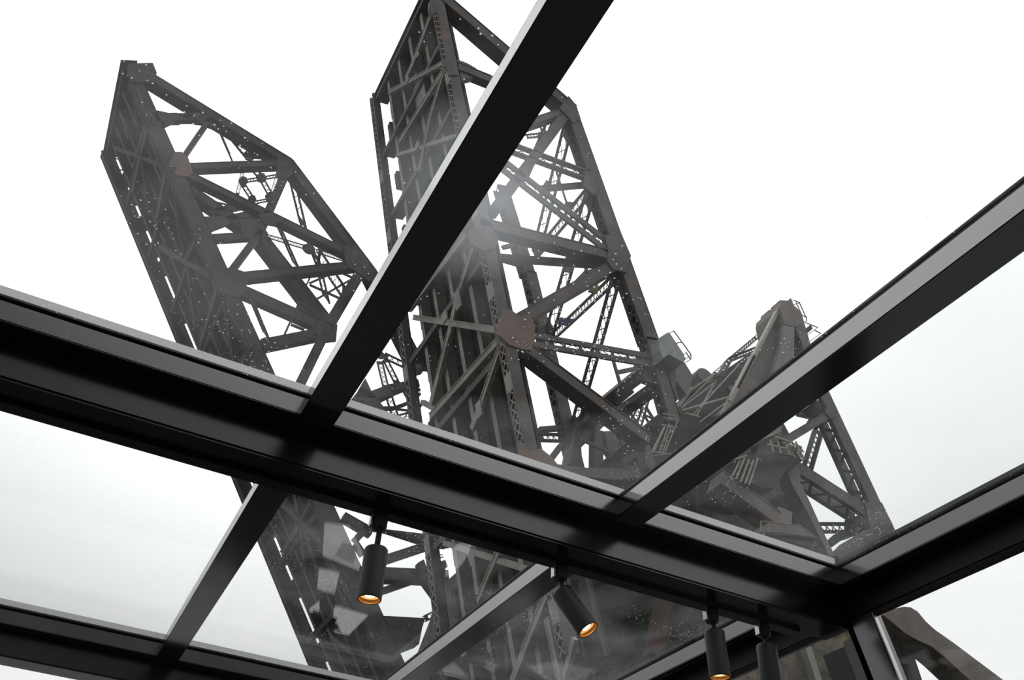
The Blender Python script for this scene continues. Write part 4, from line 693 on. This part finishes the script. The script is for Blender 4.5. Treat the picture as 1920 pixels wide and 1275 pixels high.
# ------------------------------------------------------------------ spotlights
def spot(x, ax, label, body_top, first=False):
    y = 1.59 * H; zb = .88 * H + CZ - .012
    r = thing('spotlight', (x, y, zb), label, 'spotlight', 'spotlights hanging from the cross beam')
    bm = bmesh.new(); lathe(bm, [(.020, 0), (.023, .004), (.023, .036), (.019, .042)], Vector((x, y, zb)), Vector((0, 0, -1))); obj('track_adapter', bm, M['lampbody'], r, True)
    bm = bmesh.new(); aabb(bm, x - .030, x - .024, y - .012, y + .008, zb - .040, zb); obj('adapter_clip', bm, M['chrome'], r)
    top = Vector((x + .004, y, body_top + CZ)); ax = Vector(ax).normalized()
    bm = bmesh.new(); lathe(bm, [(.0085, 0), (.0085, zb - .040 - top.z + .01)], top - Vector((0, 0, .01)), Vector((0, 0, 1)), 14); obj('stem', bm, M['lampbody'], r, True)
    bm = bmesh.new(); u = ax.orthogonal().normalized(); 
    side = ax.cross(Vector((0, -1, 0))).normalized()
    hexa(bm, top - ax * .004 + Vector((0, -.012, 0)), ax, side, ax.cross(side), .045, -.006, .006, -.003, .003); obj('yoke', bm, M['lampbody'], r)
    R = .0335; Lb = .150
    bm = bmesh.new(); lathe(bm, [(.001, .004), (R * .9, .0), (R * .985, .004), (R, .010), (R, Lb - .002), (R * .98, Lb), (R * .93, Lb), (R * .93, Lb - .016), (.001, Lb - .017)], top, ax, 40, cap=False); b = obj('lamp_body', bm, M['lampbody'], r, True)
    bm = bmesh.new(); lathe(bm, [(R * .925, Lb - .001), (R * .90, Lb - .0105), (R * .80, Lb - .0108)], top, ax, 40, cap=False); q = obj('reflector', bm, M['brass'], r, True)
    bm = bmesh.new(); lathe(bm, [(R * .42, Lb - .0102), (R * .62, Lb - .0104), (R * .82, Lb - .0112)], top, ax, 36, cap=False); ln_ = obj('lens', bm, M['lens'], r, True)
    bm = bmesh.new(); lathe(bm, [(.001, Lb - .0085), (R * .25, Lb - .009), (R * .42, Lb - .0102)], top, ax, 32, cap=False); obj('bulb', bm, M['bulb'], ln_, True)
    bm = bmesh.new(); lathe(bm, [(R * .90, Lb - .0005), (R * .93, Lb + .001), (R * .985, Lb + .0005), (R * .98, Lb - .001)], top, ax, 40, cap=False); obj('rim', bm, M['gasket'], r, True)
    d = bpy.data.lights.new('warm_spot', 'SPOT'); d.energy = 3.0; d.color = (1, .66, .34); d.spot_size = math.radians(50); d.shadow_soft_size = .02
    lo = bpy.data.objects.new('warm_spot', d); C.objects.link(lo); lo.parent = r; p = top + ax * (Lb + .004)
    lo.matrix_parent_inverse = r.matrix_world.inverted(); lo.matrix_world = Matrix.Translation(p) @ (-ax).to_track_quat('Z', 'Y').to_matrix().to_4x4()
    return r
spot(.654, (.02, 0, -1), 'leftmost dark spotlight hanging straight down and glowing amber', 1.117)
spot(1.256, (.42, -.38, -.85), 'dark spotlight tilted towards the viewer with its bright bulb showing', 1.141)
spot(1.833, (.045, .0, -1), 'third dark spotlight from the left with an orange rim at the frame edge', 1.150)
spot(2.050, (.0, .02, -1), 'rightmost dark spotlight nearest the corner post', 1.151)
# ------------------------------------------------------------------ the raised bridge leaves
def leaf_core(i, root, base, pale, d, laced):
    I = INFO[i]; th = I['th']; Lv = Vector((-math.sin(th), 0, math.cos(th))); Hv = REF[i]; Yv = Vector((0, 1, 0)); c = I['c']; O = Vector((0, 0, CZ))
    def P(s, y, h): return O + Lv * s + Hv * (c + h) + Yv * y
    for y, (s1, s0), w in ((I['yn'], I['sN'], I['wN']), (I['yf'], I['sF'], I['wF'])):
        bm = bmesh.new(); a = P(s0, y, 0); ln = s1 - s0
        hexa(bm, a, Lv, Hv, Yv, ln, 0, w, 0, .07); hexa(bm, a, Lv, Hv, Yv, ln, 0, w, d - .07, d); hexa(bm, a, Lv, Hv, Yv, ln, w - .06, w, 0, d)
        for q in (.0, d - .12): hexa(bm, a, Lv, Hv, Yv, ln, -.04, 0, q, q + .12)
        if not laced: hexa(bm, a, Lv, Hv, Yv, ln, 0, .05, .07, d - .07)
        ch = obj('bottom_chord', bm, base, root)
        if laced:
            bm = bmesh.new(); lattice(bm, a, Lv, Yv, -Hv, ln, .10, d - .10, .50, .03, .06)
            n = int(ln / 5)
            for k in range(n): hexa(bm, a + Lv * (k * 5 + 1.2), Lv, Hv, Yv, .9, -.045, -.01, .02, d - .02)
            obj('lacing', bm, pale, ch)
    s0, s1 = min(I['sN'][1], I['sF'][1]), max(I['sN'][0], I['sF'][0]) - .4
    yn, yf = I['yn'] + d, I['yf']
    # timber deck seen from below: one slab of planks with gaps between
    bm = bmesh.new(); n = int((s1 - s0) / 1.15); st = (s1 - s0) / n
    for k in range(n): hexa(bm, P(s0 + k * st, 0, .95), Lv, Hv, Yv, st - .012, 0 + .02 * (k % 3), .18, yn - .1, yf - .35)
    obj('timber_deck', bm, M['timber'], root)
    for k in range(4):
        y = yn + (yf - yn) * (.2 + .2 * k); bm = bmesh.new(); hexa(bm, P(s0, y, .28), Lv, Yv, Hv, s1 - s0, -.16, .16, 0, .04); hexa(bm, P(s0, y, .28), Lv, Yv, Hv, s1 - s0, -.02, .02, 0, .68); obj('stringer', bm, pale, root)
    nb = int((s1 - s0) / 5.4)
    for k in range(nb + 1):
        s = s1 - .3 - k * 5.4
        bm = bmesh.new(); hexa(bm, P(s, 0, .12), Lv, Hv, Yv, .04, 0, .84, yn - .2, yf + .05); hexa(bm, P(s - .14, 0, .10), Lv, Hv, Yv, .32, 0, .04, yn - .2, yf + .05); obj('floor_beam', bm, base, root)
    bm = bmesh.new(); hexa(bm, P(s1, 0, 0), Lv, Hv, Yv, .12, .0, 1.2, yn - d, yf + d * .6); obj('end_plate', bm, base, root)
    k = s0                                                                 # brackets closing the slit beside the far chord here and there
    while k < s1:
        bm = bmesh.new(); hexa(bm, P(k, 0, .75), Lv, Hv, Yv, 1.3, 0, .5, yf - .35 - .05, yf + .02); k += 4.6; obj('deck_bracket', bm, base, root)
far = thing('bascule_leaf', (5.5, 52.8, 3), 'far raised bridge leaf leaning left, with bright slits along its dark deck', 'bridge leaf', 'raised railway bridge leaves')
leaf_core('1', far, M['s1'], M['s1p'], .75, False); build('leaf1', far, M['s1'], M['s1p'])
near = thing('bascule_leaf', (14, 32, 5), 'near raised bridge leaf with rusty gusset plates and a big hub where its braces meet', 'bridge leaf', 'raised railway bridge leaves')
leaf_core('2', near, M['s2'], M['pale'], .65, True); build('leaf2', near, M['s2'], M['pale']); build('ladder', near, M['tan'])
for key, nm, lab, cat, base in (('rocker', 'rocker_frame', 'brown peaked rocker frame with sheaves rising above the second rafter', 'bridge frame', 's3'),
    ('weight', 'counterweight', 'dark counterweight body between the near leaf and the peaked frame', 'counterweight', 'dark'),
    ('tower', 'steel_tower', 'grey laced steel tower leg with big base plate at the right', 'tower', 's3'),
    ('platform', 'service_platform', 'railed service platform on the left flank of the laced tower', 'platform', 's3'),
    ('house', 'machine_house', 'brown machine house at the foot of the laced tower', 'machine house', 'brown'),
    ('stay', 'stay_arm', 'swan-necked dark stay arm beside the corner post', 'bridge arm', 's3'),
    ('housing', 'counterweight_housing', 'stained dark steel housing behind the hanging spotlights', 'housing', 'mass'),
    ('pier', 'stone_pier', 'stained tan stone pier seen through the side pane', 'pier', 'stone')):
    pts = [Vector(r[3]) if r[0] == 'B' else (Vector(r[2]) if r[0] == 'C' else Vector((r[2][0][0], r[3], r[2][0][1]))) for r in DATA['T'][key]]
    c = sum(pts, Vector()) / len(pts); c.z = min(p.z for p in pts)
    build(key, thing(nm, c, lab, cat), M[base])
# ------------------------------------------------------------------ what the roof glass mirrors: cards on a table ahead
def card(pts, z, label, mk='paper', nm='menu_card', cat='card'):
    bm = bmesh.new(); A = [bm.verts.new((x, y, z)) for x, y in pts]; B = [bm.verts.new((x, y, z + .004)) for x, y in pts]
    bm.faces.new(A); bm.faces.new(B[::-1]); n = len(pts)
    for i in range(n): bm.faces.new((A[i], A[(i + 1) % n], B[(i + 1) % n], B[i]))
    return tag(obj(nm, bm, M[mk]), label, cat)
q1, g, q2, q3, q4 = [[1.403, 6.284], [1.586, 6.227], [1.843, 6.608], [1.933, 6.955], [1.575, 6.855]], [[1.66, 6.798], [1.636, 6.527], [1.77, 6.522], [1.846, 6.851]], [[1.622, 7.109], [1.804, 7.098], [1.918, 7.567], [1.739, 7.527]], [[1.814, 8.02], [1.84, 7.787], [2.342, 7.832], [2.349, 8.413], [2.04, 8.412]], [[2.444, 6.247], [2.447, 5.994], [2.532, 5.938], [2.589, 6.122], [2.626, 6.329], [2.635, 6.534], [2.61, 6.644]]
tb = thing('dining_table', (2.02, 7.18, 0), 'dark cabin table whose cards are mirrored in the lower roof glass', 'table')
x0, x1, y0, y1 = 1.10, 2.93, 5.64, 8.71
bm = bmesh.new(); aabb(bm, x0, x1, y0, y1, .715, .752); obj('tabletop', bm, M['tabletop'], tb)
for x in (x0 + .06, x1 - .12):
    for y in (y0 + .06, y1 - .12):
        bm = bmesh.new(); aabb(bm, x, x + .06, y, y + .06, 0, .715); obj('leg', bm, M['tabletop'], tb)
card(q1, .753, 'large white card mirrored in the glass beside the leftmost spotlight')
card(g, .758, 'grey leaflet lying on the large white card', 'leaflet', 'leaflet', 'leaflet')
card(q2, .753, 'narrow white card mirrored between the two larger white shapes')
card(q3, .753, 'white card under the dark flower arrangement in the reflection')
card(q4, .753, 'curved white card mirrored right of the leftmost spotlight')
vx, vy = 1.881, 7.613
vs = thing('flower_vase', (vx, vy, .757), 'dark leafy flower arrangement mirrored low in the roof glass', 'vase')
bm = bmesh.new(); lathe(bm, [(.05, 0), (.075, .06), (.06, .16), (.035, .22), (.045, .24)], Vector((vx, vy, .757)), Vector((0, 0, 1)), 20); obj('vase_body', bm, M['gasket'], vs, True)
rnd = random.Random(3)
bm = bmesh.new()
for i in range(45):
    a = rnd.uniform(0, 6.28); e = rnd.uniform(-.1, 1.2); L_ = rnd.uniform(.10, .26); d = Vector((math.cos(a) * math.cos(e), math.sin(a) * math.cos(e), math.sin(e)))
    b = Vector((vx, vy, .98)); s = d.orthogonal().normalized() * rnd.uniform(.02, .045); n = d.cross(s).normalized() * .006
    P = [b, b + d * L_ * .5 + s + n, b + d * L_, b + d * L_ * .5 - s + n]; bm.faces.new([bm.verts.new(p) for p in P])
obj('foliage', bm, M['leaf'], vs)
